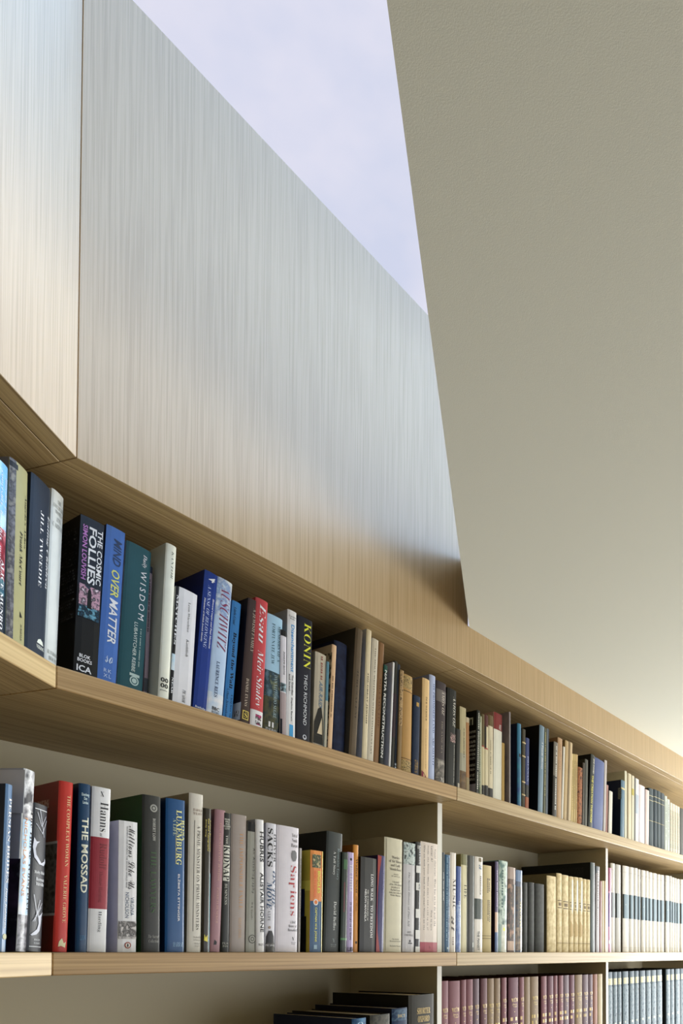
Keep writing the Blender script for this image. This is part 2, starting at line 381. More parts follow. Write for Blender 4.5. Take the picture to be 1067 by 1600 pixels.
            for li in range(nl):
                pos = 0; L_ = H_ if not up else T_; pitch = (T_ if not up else H_)/nl
                while pos < L_:
                    g_ = pitch*rr.uniform(.25, .6); gap = pitch*(.22 if rr.random() < .8 else .7)
                    if pos+g_ > L_: break
                    if not up:
                        ua = u0*t+pitch*(li+.2); ub = ua+pitch*.6; za = h*w1-pos; zb_ = za-g_
                    else:
                        ua = u0*t+pos; ub = ua+g_; za = h*w1-pitch*(li+.2); zb_ = za-pitch*.55
                    i0 = len(vv)
                    for (u_, z_) in ((ua, zb_), (ub, zb_), (ub, za), (ua, za)): vv.append((u_, prof(min(max(u_/t, 0), 1))-off-.0002, z_))
                    ff.append((i0, i0+1, i0+2, i0+3)); pos += g_+gap
            if vv: mesh_obj('lettering', vv, ff, mat(c, .5), root)
        elif e[0] == 'r':                    # raised bands on an old spine: ('r', colour, [heights])
            for wz in e[2]:
                vv = []; M_ = 8
                for i in range(M_+1):
                    u = i/M_; y = prof(u); vv += [(t*u, y, h*wz-.0022), (t*u, y-.0014, h*wz), (t*u, y, h*wz+.0022)]
                ff = [f for i in range(M_) for f in ((3*i, 3*i+3, 3*i+4, 3*i+1), (3*i+1, 3*i+4, 3*i+5, 3*i+2))]
                mesh_obj('raised_band', vv, ff, mat(e[1], .6), root)
        elif e[0] == 'o':                    # round emblem: ('o', colour, u, w, radius_m)
            _, c, uc, wc, rad = e
            pts = [(uc+rad*math.cos(k_*math.pi/10)/t, wc+rad*math.sin(k_*math.pi/10)/h) for k_ in range(20)]
            vs, fs = draped([(min(max(p_[0], .01), .99), p_[1]) for p_ in pts], [tuple(range(20))])
            mesh_obj('emblem', [(t*u, prof(u)-off-.0001, h*w) for u, w in vs], fs, mat(c, .5), root)
        elif e[0] == 'g':                    # free printed shape on the spine: ('g', colour, [(u,w)...])
            vs, fs = draped(e[2], [tuple(range(len(e[2])))])
            vv = [(t*u, prof(u)-off-.0001, h*w) for u, w in vs]
            mesh_obj('printed_shape', vv, fs, mat(e[1], gl_), root)
    root['_desc'] = desc
    BOOKS.append((row, root, desc, a, t, h, s0)); return root
def e_asp(e): return 1.0
BOOKS = []
T1, T2, M1, M2, B2 = (1, ZT), (2, ZT), (1, ZM), (2, ZM), (2, ZB)
WH, BK, GD, CR = '#e8e8e4', '#1c1c1e', '#d8bb78', '#e4dcc0'
# --- top shelf, wing at the left
v = .012
book(T1, -22, 8, -14, 705, v, 'hg', '#7db6e0', '#6a9cc8', 'sky blue hardback with a red heart picture', [
    ('b', '#b8dcf0|#6fb0dc|#8cc4e4|30', 1, .62), ('b', '#c04050|#8c2838|#d87880|40', .62, .33), ('b', '#58a0a8|#3c6c84|40', .33, .24), ('b', '#48505c', .24, 0),
    ('t', 'i', 'Hateship, Friendship,', WH, .76, .92, .93, .58), ('t', 'i', 'courtship, loveship, marriage', WH, .52, .68, .95, .32), ('t', 'S', 'ALICE MUNRO', WH, .68, .86, .44, .04)])
book(T1, 12, 41, 18, 713, v, 'h', '#b3ad7c', '#8a8788', 'olive gold hardback with small black italic lettering', [
    ('b', '#8b8a90|#5b5960|#9a9790|90', 1, 0, 0, .28), ('b', '#2c2a2a', .985, .955, 0, .36),
    ('t', 'I', "Angela's Ashes", '#2c2a22', .78, .9, .86, .56), ('t', 'I', 'Frank McCourt', '#2c2a22', .54, .68, .64, .34), ('t', 'S', 'SCRIBNER', '#2c2a22', .66, .74, .13, .04), ('g', '#2c2a22', [(.62, .2), (.74, .17), (.62, .165)])], bulge=.005)
book(T1, 41, 72, 52, 737, v, 'h', '#2b3b50', '#26303f', 'navy hardback with two spaced rows of white serif lettering', [
    ('t', 's', 'JILL TWEEDIE', WH, .44, .6, .83, .40), ('t', 'i', 'Eating Children', WH, .8, .96, .84, .42),
    ('g', '#d8dcd0', [(.5, .085), (.56, .105), (.68, .115), (.8, .105), (.86, .085)]), ('v', 'S', 'VIKING', '#d8dcd0', .48, .9, .075, .055)], bulge=.005)
book(T1, 72, 91, 84, 762, v, 'h', '#d9dcd6', '#cfd2cc', 'white hardback with faint grey capitals near its top', [
    ('v', 's', 'THE\nCOLLECTED\nWOMEN', '#a8aaa4', .1, .92, .955, .87), ('v', 's', 'ANN\nCARDUFF', '#a8aaa4', .1, .92, .855, .79), ('v', 's', 'RANDOM\nHOUSE', '#a4a69c', .12, .95, .085, .03)], bulge=.005)
# --- top shelf, long run
v = .015
book(T2, 115, 153, 127, 802.5, v, 'p', '#23262f', '#0e0e12', 'thick black paperback with big white and violet capitals', [
    ('b', '#2c3444', 1, .56), ('b', '#1b1d20', .36, 0), ('t', 'N', 'THE COSMIC', WH, .72, .94, .95, .60), ('t', 'N', 'FOLLIES', WH, .36, .68, .945, .585), ('t', 'N', 'SIMON LOUVISH', '#c080c4', .1, .3, .945, .60),
    ('b', '#e8c8d0|#28303c|#d0a4b4|#38485c|90', .57, .44, .06, .94, 'printed_picture'), ('b', '#2c5c78|#14202c|#78b8d0|110', .44, .365, .06, .94, 'printed_picture'), ('g', '#16181e', [(.4, .43), (.42, .54), (.5, .56), (.56, .54), (.6, .43)]),
    ('v', 'N', 'BLOK\nBOOKS', WH, .12, .72, .135, .085), ('v', 'N', 'ICA', WH, .1, .72, .065, .025),
    *[('c', '#8c8c90|#101014|#0e0e12|#0e0e12|420', .04, .5, y, y-.012) for y in (.93, .91, .89, .86, .84, .82, .80, .78, .76, .74, .72, .70, .66, .64, .62, .60, .56, .54, .52, .47, .45, .43, .38, .36)]] , depth=.14)
book(T2, 152, 182, 167.5, 818, v, 'pg', '#4f78c0', '#1c3468', 'blue paperback with grey, yellow and white capitals', [
    ('t', 'X', 'MIND', '#3c5078', .42, .84, .93, .76), ('t', 'X', 'OVER', '#d8d870', .38, .82, .73, .56), ('t', 'X', 'MATTER', WH, .38, .82, .545, .26),
    ('v', 'c', 'so', '#b8c8e8', .34, .74, .175, .13), ('v', 'm', 'RK\nXL', '#b8c8e8', .3, .7, .09, .035)])
book(T2, 184, 224, 199.5, 843, v, 'h', '#2f6a72', '#c8ccc8', 'teal hardback with pale title and a round crest', [
    ('t', 'i', 'Daily', WH, .62, .82, .955, .86), ('t', 'n', 'W I S D O M', '#e4ece4', .6, .84, .84, .50), ('t', 'n', 'LUBAVITCHER REBBE', '#d0dcd4', .48, .62, .47, .13),
    ('d', '#a8c0b8', .72, .8, .44, .16, 1), ('o', '#b8ccc4', .62, .07, .0075), ('o', '#2f6a72', .62, .07, .0055), ('o', '#b8ccc4', .62, .07, .004), ('b', '#b8ccc4', .118, .1, .42, .82)], bulge=.005)
book(T2, 225, 231, 233, 884, .028, 'p', '#a8949c', '#8c8088', 'thin mauve paperback pushed back', [('b', '#343c54', 1, .95), ('d', '#3c3444', .1, .6, .9, .5, 1), ('b', '#5c6068', .15, .05)])
book(T2, 248, 264.5, 261, 847, .004, 'h', '#e4e4cc', '#c4c8bc', 'cream white hardback with black double ring emblem', [
    ('t', 'i', 'KANTOR', '#8c9488', .5, .72, .96, .78),
    ('v', 'N', '00\n00', BK, .12, .84, .13, .065), ('v', 'n', 'picador', BK, .12, .8, .055, .042)], bulge=.006)
book(T2, 264.5, 269.8, 275.6, 915, .016, 'p', '#28282c', '#c8c8c4', 'thin black paperback with white capitals', [('t', 'S', 'MATCHES', WH, .25, .8, .93, .5), ('b', '#b8d0dc|#e8e8e8|90', .42, .28), ('t', 'S', 'NEAR', WH, .3, .8, .22, .08)])
book(T2, 270, 299, 281, 916, v, 'p', '#dedcdc', '#c8c8cc', 'plain white paperback with tiny grey lettering', [
    ('t', 's', 'Leon Wieseltier', '#5c5c5c', .52, .64, .90, .64), ('t', 'i', 'Kaddish', '#5c5c5c', .52, .66, .58, .43), ('t', 'i', 'PICADOR', '#3c3c3c', .48, .66, .14, .03)])
book(T2, 302, 323, 321, 889, v, 'pg', '#22429a', '#16286c', 'royal blue paperback with white italic rows', [
    ('v', 'X', '4', WH, .3, .8, .965, .93), ('t', 'i', 'A SENSE OF BELONGING', '#b8c4e4', .32, .56, .90, .45), ('t', 'I', 'Howard Cooper and Paul Morrison', '#dce0f0', .7, .86, .82, .46), ('t', 'I', 'Dilemmas of British Jewish Identity', '#dce0f0', .08, .22, .80, .48),
    ('v', 'I', 'Routledge', '#dce0f0', .1, .9, .03, .012)])
book(T2, 323, 348.5, 340, 899, v, 'hg', '#b4c8e4', '#98acc8', 'pale blue hardback with large crimson capitals', [
    ('b', '#b8cce8|#8ca4cc|#d0dcf0|50', 1, .72), ('b', '#e0e8f4|#b4c8e8|60', .16, 0), ('t', 'i', 'AUSCHWITZ', '#9c4468', .3, .88, .95, .48), ('t', 'S', 'LAURENCE REES', '#2c4478', .36, .56, .39, .13), ('v', 'N', 'BBC', BK, .3, .75, .06, .035), ('v', 'n', 'BOOKS', BK, .3, .75, .03, .012)], bulge=.005)
book(T2, 349, 363, 364, 937, .02, 'p', '#3f86c4', '#2f6cac', 'mid blue paperback with bold black serif lettering', [
    ('t', 'S', 'Beyond the Wall', '#14202c', .28, .72, .74, .27), ('t', 'i', 'Linda Grant', '#14202c', .2, .5, .95, .8), ('t', 's', 'Chapters on', '#14304c', .6, .85, .22, .03), ('t', 's', 'Urban Jerusalem', '#14304c', .15, .4, .26, .02)])
book(T2, 375, 391, 389.5, 933, .012, 'h', '#5c4640', '#2b2a38', 'brown hardback with gold square at its foot', [
    ('t', 's', 'A JEWISH FAMILY', '#c8b8a4', .45, .8, .93, .58), ('t', 's', 'DANIEL EVANS', '#d8c8b0', .3, .56, .36, .14), ('b', '#e0c860', .105, .035, .2, .8), ('b', '#28242c', .098, .042, .28, .72), ('v', 'S', 'S', '#e0c860', .36, .64, .09, .05),
    ('c', '#ccd4dc', .0, .16, .16, .02), ('c', '#7c8488|#e4e8ec|#34383c|300', .02, .12, .1, .05)], depth=.15)
book(T2, 391.5, 411, 401, 932, .010, 'hg', '#c84c50', '#b83c40', 'red hardback with white italic lettering and white foot', [
    ('t', 'i', 'Esau', '#f0e4e0', .3, .8, .965, .66), ('t', 'i', 'Meir Shalev', '#f0e4e0', .3, .76, .6, .15), ('b', '#e4dcdc', .13, 0), ('b', '#e4dcdc|#2c2428|#c84880|120', .1, .02, .35, .85, 'printed_picture')], bulge=.004)
book(T2, 411, 437.5, 417, 956, v, 'hg', '#a4c8dc', '#7ca0b8', 'light blue hardback with a seascape at its lower half', [
    ('b', '#6c8c9c|#34505c|#8c9474|60', .52, .3), ('b', '#3c5458|#6c6c4c|#2c3c44|45', .3, 0), ('t', 's', 'FORTUNATE JEW', '#3c6478', .32, .52, .93, .58), ('t', 's', 'MEMOIRS OF A', '#3c6478', .7, .86, .93, .62), ('t', 's', 'DAN VITTORIO SEGRE', '#a8c0c4', .55, .75, .50, .13), ('v', 'B', 'II', WH, .3, .6, .09, .045), ('v', 's', 'HALBAN', WH, .15, .8, .035, .015)], bulge=.004)
book(T2, 438, 447, 439.5, 983, .013, 'p', '#d9d6da', '#2c3448', 'slim white paperback with black end block', [
    ('b', '#2c2c30', 1, .945), ('t', 'S', 'JOSEPH ROTH', '#34343c', .4, .7, .80, .58), ('b', '#2c3c44|#a8c4cc|150', .5, .42), ('b', '#b8a8a8', .41, 0), ('b', '#20283c', .16, 0, 0, .3)])
book(T2, 447.5, 461.5, 450, 951, v, 'p', '#dce4ec', '#a8b4c0', 'white paperback with sky blue bold title', [
    ('v', 'n', 'Guardian\nBooks', '#2c343c', .12, .9, .96, .93), ('t', 'B', 'Disenchantment', '#2c94d4', .38, .74, .89, .52), ('t', 'N', 'The Guardian', '#24282c', .5, .68, .50, .34), ('t', 'N', 'and Israel', '#24282c', .2, .36, .5, .37), ('t', 'N', 'Daphna Baram', '#24282c', .44, .62, .32, .14), ('b', '#48a4dc', .11, .02, .3, .72)])
book(T2, 461.7, 485, 466, 960, v, 'h', '#23273c', '#1a1c2e', 'navy hardback with tall yellow capitals', [
    ('t', 's', 'KONIN', '#e4e040', .42, .9, .96, .60), ('t', 'n', 'THEO RICHMOND', '#d8dce0', .48, .70, .55, .14), ('o', '#c8ccd4', .6, .045, .005), ('o', '#23273c', .6, .048, .0025)], bulge=.0012)
book(T2, 489, 506, 493.5, 1017, v, 'p', '#c9bfa8', '#b4b09c', 'cream paperback with a black ship picture', [
    ('g', '#26241f', [(.02, .03), (.06, .25), (.35, .4), (.66, .44), (.84, .3), (.9, .03)]), ('g', '#d8c8a8', [(.34, .14), (.74, .32), (.8, .14)]), ('b', '#3c3830', .125, .11, .1, .85), ('t', 'X', 'AIR-RAID', '#6c8ca4', .4, .72, .7, .42), ('d', '#a8685c', .45, .7, .97, .72, 1)])
book(T2, 506.5, 510.5, 511, 1033, .013, 'p', '#6ca0b4', '#a8b4b8', 'very thin pale blue paperback', [('b', '#c8c4b0', .55, 0)])
book(T2, 512, 519, 519.6, 1006, .012, 'p', '#dcb890', '#c4ae8c', 'slim peach paperback with sketched brown cover', [('d', '#8c6c4c', .2, .6, .7, .3, 1), ('c', '#c8b490|#3c3830|#b8a888|#c8b490|60', .0, .3, .92, .02)])
book(T2, 519.5, 540, 524, 999, .024, 'o', '#26345c', '#24305a', 'thick navy cloth book with rubbed spine', [('b', '#2c3c64|#20284c|60', .99, .01)], depth=.17)
book(T2, 546, 557, 557, 980, .012, 'o', '#7c6a50', '#57544c', 'tall brown cloth book with grey board', [('t', 's', 'JERUSALEM', '#4c3c2c', .4, .65, .68, .3)], depth=.19, bulge=.001)
book(T2, 566, 573.6, 573.6, 982, .012, 'p', '#d9ccaa', '#c4cce0', 'slim cream paperback with pale blue cover', [('t', 'S', 'THE GREAT JEWISH', '#4c4438', .4, .7, .67, .28)])
book(T2, 574, 583.7, 582.6, 996, .014, 'p', '#d4ccb8', '#c8c0ac', 'cream paperback with one faint line of print', [('t', 's', 'THE HOLY WRITINGS WITH COMMENTARY', '#8c8474', .4, .62, .93, .06)])
book(T2, 584, 592.5, 592.7, 1002, .016, 'p', '#a07850', '#8c6848', 'narrow tan brown paperback', [('t', 's', 'SOULS ON FIRE', '#7c4c30', .35, .65, .7, .3)])
book(T2, 592.8, 598.6, 600.5, 1038, .014, 'p', '#2c302c', '#28483c', 'narrow black paperback with white blocky capitals', [('b', '#2c6c5c', 1, .93), ('t', 'N', 'NATIA RECONSTRUCTION', '#e4e4d8', .2, .8, .95, .08)])
book(T2, 607.5, 610.3, 614, 1034, .012, 'p', '#dadce8', '#c2c8e0', 'thin white booklet with lavender cover', [], depth=.12)
book(T2, 611, 616.5, 616.8, 1032, .02, 'p', '#4c4c44', '#30302c', 'narrow charcoal paperback', [('b', '#544048', .7, .3)])
book(T2, 617, 621, 621.8, 1037, .02, 'p', '#3c4c60', '#2c3848', 'very thin slate blue paperback', [('b', '#c8d4dc', .07, .05), ('b', '#c8d4dc', .04, .02)])
book(T2, 621.5, 627, 626, 1046, .015, 'p', '#a08458', '#7c6440', 'narrow patterned brown paperback', [('b', '#8c6c44|#c8a878|#5c4428|120', 1, .45)])
book(T2, 627.3, 644, 630, 1051, .014, 'o', '#c49a5c', '#a07c48', 'golden tan bound book with ornamented ends', [('b', '#8c7048|#c8ac70|#5c4830|220', .99, .86), ('b', '#54442c', .835, .828), ('b', '#8c7048|#c8ac70|#5c4830|220', .13, .01), ('b', '#54442c', .148, .142)], bulge=.004)
book(T2, 644.4, 655.5, 647.2, 1085, .014, 'o', '#2c4060', '#26364e', 'short navy cloth book with gilt ornament', [('b', '#c8a050', .92, .87, .35, .7), ('b', '#a88848|#2c4060|200', .2, .04, .3, .75)], bulge=.002)
book(T2, 659, 670, 661, 1058, .016, 'p', '#e0be88', '#b4a088', 'peach paperback with a red corner at its foot', [('t', 's', 'DER WERDER', '#6c5030', .4, .62, .82, .58), ('d', '#a88858', .45, .55, .5, .1, 1), ('g', '#a02848', [(0, 0), (0, .08), (.3, .06), (.7, .01), (.72, 0)])], bulge=.001)
book(T2, 670.2, 679.8, 672, 1053, .017, 'hg', '#b4c0e4', '#98a4cc', 'lavender blue hardback with serif capitals', [('t', 's', 'MY PROMISED LAND', '#4c5c98', .5, .8, .93, .46), ('t', 's', 'ARI SHAVIT', '#4c5c98', .5, .8, .42, .15)], bulge=.003)
book(T2, 680, 695.5, 683, 1062, .016, 'hg', '#5c5054', '#44403c', 'dusky brown hardback with a grey landscape foot', [('b', '#8c8480', .92, .8), ('b', '#948c84|#6c6864|#b4aca0|50', .24, 0), ('t', 'i', 'AMOS OZ', '#d8d0c4', .5, .78, .92, .68), ('t', 's', 'THE SAME SEA', '#a89c8c', .5, .66, .62, .3), ('v', 'S', 'Y', '#d8d4cc', .5, .8, .06, .035)], bulge=.004)
book(T2, 696.8, 711, 699.6, 1073, .016, 'h', '#20231f', '#1c1e1c', 'black hardback with a small pink flower picture', [('t', 'i', 'AMOS OZ', '#d8d4c8', .62, .9, .93, .62), ('b', '#c49c9c|#2c2420|#d8b8b0|150', .55, .46, .4, .98, 'printed_picture'), ('d', '#b8b4a8', .8, .9, .44, .05, 1)], bulge=.001)
book(T2, 711.4, 718.5, 713, 1137.5, .016, 'p', '#1c1e1c', '#181a18', 'short narrow black paperback', [('b', '#c4bca8', .1, .02, .5, 1)])
book(T2, 718.8, 728.6, 719, 1103, .02, 'p', '#c4b890', '#a89c78', 'sand coloured paperback with brown foot', [('b', '#9c7c54|#6c5440|60', .24, 0), ('b', '#b8b49c', .45, .24), ('d', '#6c6450', .5, .7, .75, .4, 1)])
book(T2, 728.9, 734, 728.4, 1120, .02, 'p', '#c08c5c', '#a87850', 'narrow orange brown paperback', [('b', '#b8a47c', .2, 0), ('b', '#d0c0a0', 1, .93)])
book(T2, 743.3, 748, 745.8, 1109, .012, 'p', '#2c302c', '#1b1c1b', 'black paperback with white print down its cover', [
    ('d', '#c8c8b8', .2, .8, .97, .04, 1), ('c', '#c8ccb8', .1, .2, .92, .83), ('c', '#1b1c1b', .13, .17, .90, .83)] + [('c', '#c4c8bc|#1b1c1b|#b4b8ac|260', .03, .22, y, y-.03) for y in (.76, .70, .64, .59, .54, .49, .44, .36, .31, .24, .19)] + [('c', '#a8a8b0', .0, .2, .12, .02)], depth=.13)
book(T2, 748.2, 750.4, 749, 1116, .018, 'p', '#6c7c58', '#5c6c4c', 'very thin green booklet', [('d', '#d8d8c8', .2, .8, .9, .1, 1)])
book(T2, 750.6, 752.8, 751, 1119, .018, 'p', '#c8c8a8', '#a8a888', 'very thin pale booklet', [])
book(T2, 753, 757.2, 753, 1115, .018, 'p', '#d0c49c', '#a89c78', 'narrow cream paperback with brown upper half', [('b', '#7c6c40', 1, .62), ('b', '#b0443c', .62, .605), ('b', '#3c3834', .14, .03)])
book(T2, 757.4, 763, 757.5, 1116, .018, 'p', '#d4c8a4', '#a89c78', 'narrow cream paperback with dark red tip', [('b', '#6c2c28', 1, .86), ('b', '#38302c', .86, .6, 0, .4), ('b', '#b04038', .6, .585), ('b', '#302c2c', .15, .02)])
book(T2, 763.2, 770.5, 763.5, 1116, .018, 'p', '#d4c8a8', '#a89c78', 'narrow cream paperback with bronze tip', [('b', '#7c6434', 1, .87), ('d', '#a49878', .3, .6, .7, .3, 1), ('b', '#302c2c', .13, .02)])
book(T2, 771, 784, 772, 1111.5, .02, 'p', '#e4dccc', '#c8a090', 'white paperback with dark red top', [('b', '#982828', 1, .81), ('t', 'S', 'WOLF', '#e8e0d4', .6, .85, .88, .82)])
book(T2, 784.2, 788.8, 784.5, 1160, .02, 'p', '#c8a45c', '#a8884c', 'short narrow ochre paperback', [])
book(T2, 795.4, 798, 795.6, 1112, .012, 'p', '#a49c9c', '#9c949c', 'very thin tall booklet with grey lilac cover', [('c', '#948c98|#a8a0a4|20', 0, .4, .98, .02)], depth=.15)
book(T2, 809.3, 815, 809.3, 1129.5, .012, 'hg', '#3c84a8', '#232c4c', 'blue green hardback with dark starry cover', [('b', '#3c5c9c|#3c94a8|30', .6, 0), ('b', '#1c2c44', .64, .6, .3, .8)], depth=.13)
book(T2, 815.3, 820.6, 816.5, 1138, .02, 'o', '#5c543c', '#3c3828', 'old dark book with four gilt bands', [('r', '#c8b07c', [.83, .66, .34, .18])], bulge=.0012)
book(T2, 820.8, 826.4, 822, 1152, .02, 'p', '#3c4c8c', '#2c3870', 'short violet blue paperback with orange foot', [('b', '#2c2c34', .35, .18), ('b', '#b0603c', .18, 0), ('t', 'S', 'DRENNAN', '#b0b8d8', .4, .75, .75, .4)])
book(T2, 841, 848.4, 843.8, 1132, .012, 'h', '#7c98ac', '#14181a', 'steel blue hardback with wide black cover', [('t', 'I', 'A Family History', '#e4e8ec', .35, .7, .82, .5)], depth=.17, bulge=.001)
book(T2, 848.7, 852.8, 850.3, 1136.5, .018, 'p', '#6c7054', '#54583c', 'narrow olive green paperback', [('d', '#c8c088', .3, .7, .95, .2, 1)])
book(T2, 853.2, 856.4, 855, 1138, .018, 'p', '#3c5470', '#2c4058', 'very thin denim blue paperback', [('b', '#a8b4bc', 1, 0, 0, .25)])
book(T2, 863.4, 869.7, 866, 1158, .014, 'p', '#8c8478', '#34302c', 'grey topped paperback with black lower cover', [('b', '#3c3430', .55, 0), ('d', '#e0dcd0', .4, .75, .95, .1, 1)], depth=.12)
book(T2, 870, 877, 872, 1151.5, .016, 'p', '#c09c74', '#a88460', 'light brown hardcover with pale edge', [('t', 's', 'SOLIDARITY', '#a87858', .4, .65, .93, .6)])
book(T2, 877.2, 880, 880.5, 1166, .016, 'p', '#dcd8cc', '#c8c4b4', 'very thin white booklet', [])
book(T2, 880.3, 885.6, 883.6, 1156, .016, 'p', '#c4a878', '#a89064', 'slim tan paperback', [])
book(T2, 886, 892, 889, 1158, .016, 'p', '#ccb488', '#b09870', 'slim sand paperback', [('b', '#a8906c', 1, 0, 0, .4)])
for i, x in enumerate((892.2, 895.5, 898.8)):
    book(T2, x, x+3.1, x+1.3, 1177+i*.6, .018, 'p', ('#d4bc80', '#ccb478', '#d0b47c')[i], '#a89060', ('narrow yellow paperback, left of three alike', 'narrow yellow paperback, middle of three alike', 'narrow yellow paperback, right of three alike')[i], [('d', '#a8905c', .3, .7, .9, .2, 1)])
book(T2, 902.3, 909.4, 903.8, 1197.5, .016, 'o', '#9c6034', '#7c4828', 'rust brown leather book', [('b', '#8c5028|#b87444|#6c3c20|80', 1, 0)], bulge=.001)
book(T2, 909.6, 912.8, 911, 1191, .016, 'p', '#54483c', '#3c342c', 'very thin dark brown booklet', [])
book(T2, 913, 917.5, 914.4, 1185.5, .016, 'p', '#5c5c54', '#44443c', 'narrow dark grey booklet', [('b', '#b8b4a4', 1, 0, .8, 1)])
book(T2, 919.5, 926, 924, 1177.5, .014, 'h', '#3c4440', '#26282a', 'charcoal hardback with yellow and white lettering', [('t', 'N', 'JOE DAVID', '#e0dcd0', .45, .8, .95, .75), ('t', 'N', 'THE CREATION THEOREM', '#d4cc5c', .3, .7, .72, .08)], depth=.14, bulge=.001)
book(T2, 926.3, 942.5, 929.4, 1182, .014, 'h', '#5a6ca8', '#445490', 'periwinkle blue cloth hardback', [], bulge=.007)
book(T2, 942.8, 946.6, 945, 1187, .02, 'p', '#ccc4c0', '#b0a8a4', 'narrow off-white paperback', [])
book(T2, 946.8, 949.6, 948.2, 1226, .02, 'p', '#c89890', '#a87c74', 'short thin pink booklet', [])
book(T2, 951, 956.4, 952.3, 1235, .016, 'p', '#dcd8cc', '#34302c', 'short white paperback with dark cover', [])
book(T2, 969.8, 976, 971, 1218, .008, 'h', '#5c84a0', '#25304c', 'navy hardback with lighter blue spine', [('b', '#d8c890', .87, .84), ('c', '#a8a890|#25304c|400', .0, .1, .86, .66)], depth=.13, bulge=.001)
book(T2, 976.2, 979.3, 976.4, 1204, .008, 'p', '#dcd8c0', '#ccc6a8', 'tall cream booklet with wide cream cover', [], depth=.20)
book(T2, 979.8, 986.6, 980, 1207, .016, 'p', '#d0c4a4', '#a89c80', 'cream paperback', [('b', '#a89878', 1, 0, 0, .3)])
book(T2, 986.9, 990.8, 987.4, 1211, .016, 'p', '#d8d0b8', '#b0a890', 'narrow ivory paperback with yellow block', [('b', '#c8b858', .8, .7)])
book(T2, 991, 998, 991.6, 1214.7, .016, 'p', '#dcd8d4', '#b8b4b0', 'white and grey paperback', [('b', '#b0bccc', .75, .45), ('b', '#8c8c8c', 1, 0, 0, .25)])
book(T2, 998.3, 1008, 998.8, 1225, .016, 'p', '#e0d4d8', '#c0b4b8', 'pinkish white paperback', [('b', '#d8ccdc|#f0e8e8|40', .6, 0)], bulge=.002)
book(T2, 1008.3, 1014, 1009, 1233, .016, 'p', '#dcc8c4', '#b8a49c', 'pale pink paperback', [])
for i, (x, x2, y) in enumerate(((1014.4, 1021.8, 1230.6), (1022.2, 1027.2, 1232.8), (1027.4, 1032.6, 1235), (1032.8, 1038.8, 1238))):
    book(T2, x, x2, x, y, .016, 'o', ('#5c6c74', '#4c5c68', '#5c6c74', '#647078')[i], '#2c3438', 'slate grey bound volume of four alike, ' + ('leftmost', 'second', 'third', 'rightmost')[i], [('b', '#c8c09c', .88, .87), ('b', '#c8c09c', .8, .79), ('b', '#b8b08c', .45, .44)], bulge=.002)
for i, (x, x2, y) in enumerate(((1039, 1042.4, 1243), (1042.6, 1046.8, 1248))):
    book(T2, x, x2, x, y, .016, 'p', '#c8d0c8', '#9ca49c', 'pale grey green paperback, ' + ('left', 'right')[i] + ' of a pair', [('d', '#8c948c', .3, .7, .9, .2, 1)])
for i, x in enumerate((1047.4, 1051.2, 1054.9, 1058.6)):
    book(T2, x, x+3.5, x, 1253.5+i*2, .016, 'p', '#d4ccb8', '#a8a08c', 'cream booklet with red and green flecks, ' + ('leftmost', 'second', 'third', 'rightmost')[i] + ' of four', [('b', '#c8785c|#dcd4bc|#6c9080|#dcd4bc|300', .85, .1)])
book(T2, 1063, 1080, 1063, 1262, .03, 'h', '#2c2c2c', '#242424', 'dark grey hardback at the right picture edge', [])
# --- middle shelf, wing
v = .03
book(M1, 0, 10.4, 11, 1224, v, 'hg', '#6488b0', '#1e2c4c', 'blue hardback with silver serif capitals', [('t', 'S', 'PERSIAN BRIDES', '#e0e4e4', .4, .85, .92, .41), ('t', 'I', 'Dorit Rabinyan', '#e0e4e4', .35, .7, .38, .14), ('o', '#c8c8a0', .6, .09, .004)], depth=.15, bulge=.001)
book(M1, 25, 43, 40, 1200, v, 'hg', '#aebccc', '#b4b4c0', 'blue white hardback with a horse mane picture', [
    ('b', '#8c8890|#dce0e8|#5c5c64|40', 1, .72), ('b', '#d8e8f4|#a8c8e0|#e8f0f4|25', .72, .2), ('b', '#6c6c74|#a8a8b0|#3c3c44|70', .2, 0),
    ('t', 'n', 'NICHOLAS EVANS', '#e0a070', .2, .42, .73, .30), ('t', 's', 'The Horse Whisperer', '#1c1c20', .62, .98, .78, .22), ('b', '#e4e0d8', 1, 0, 0, .07),
    ('c', '#54405c|#2c2834|#8c8c98|20', .0, .6, .5, .0), ('c', '#c8c8d0', .0, .6, .99, .75)], depth=.16, bulge=.005)
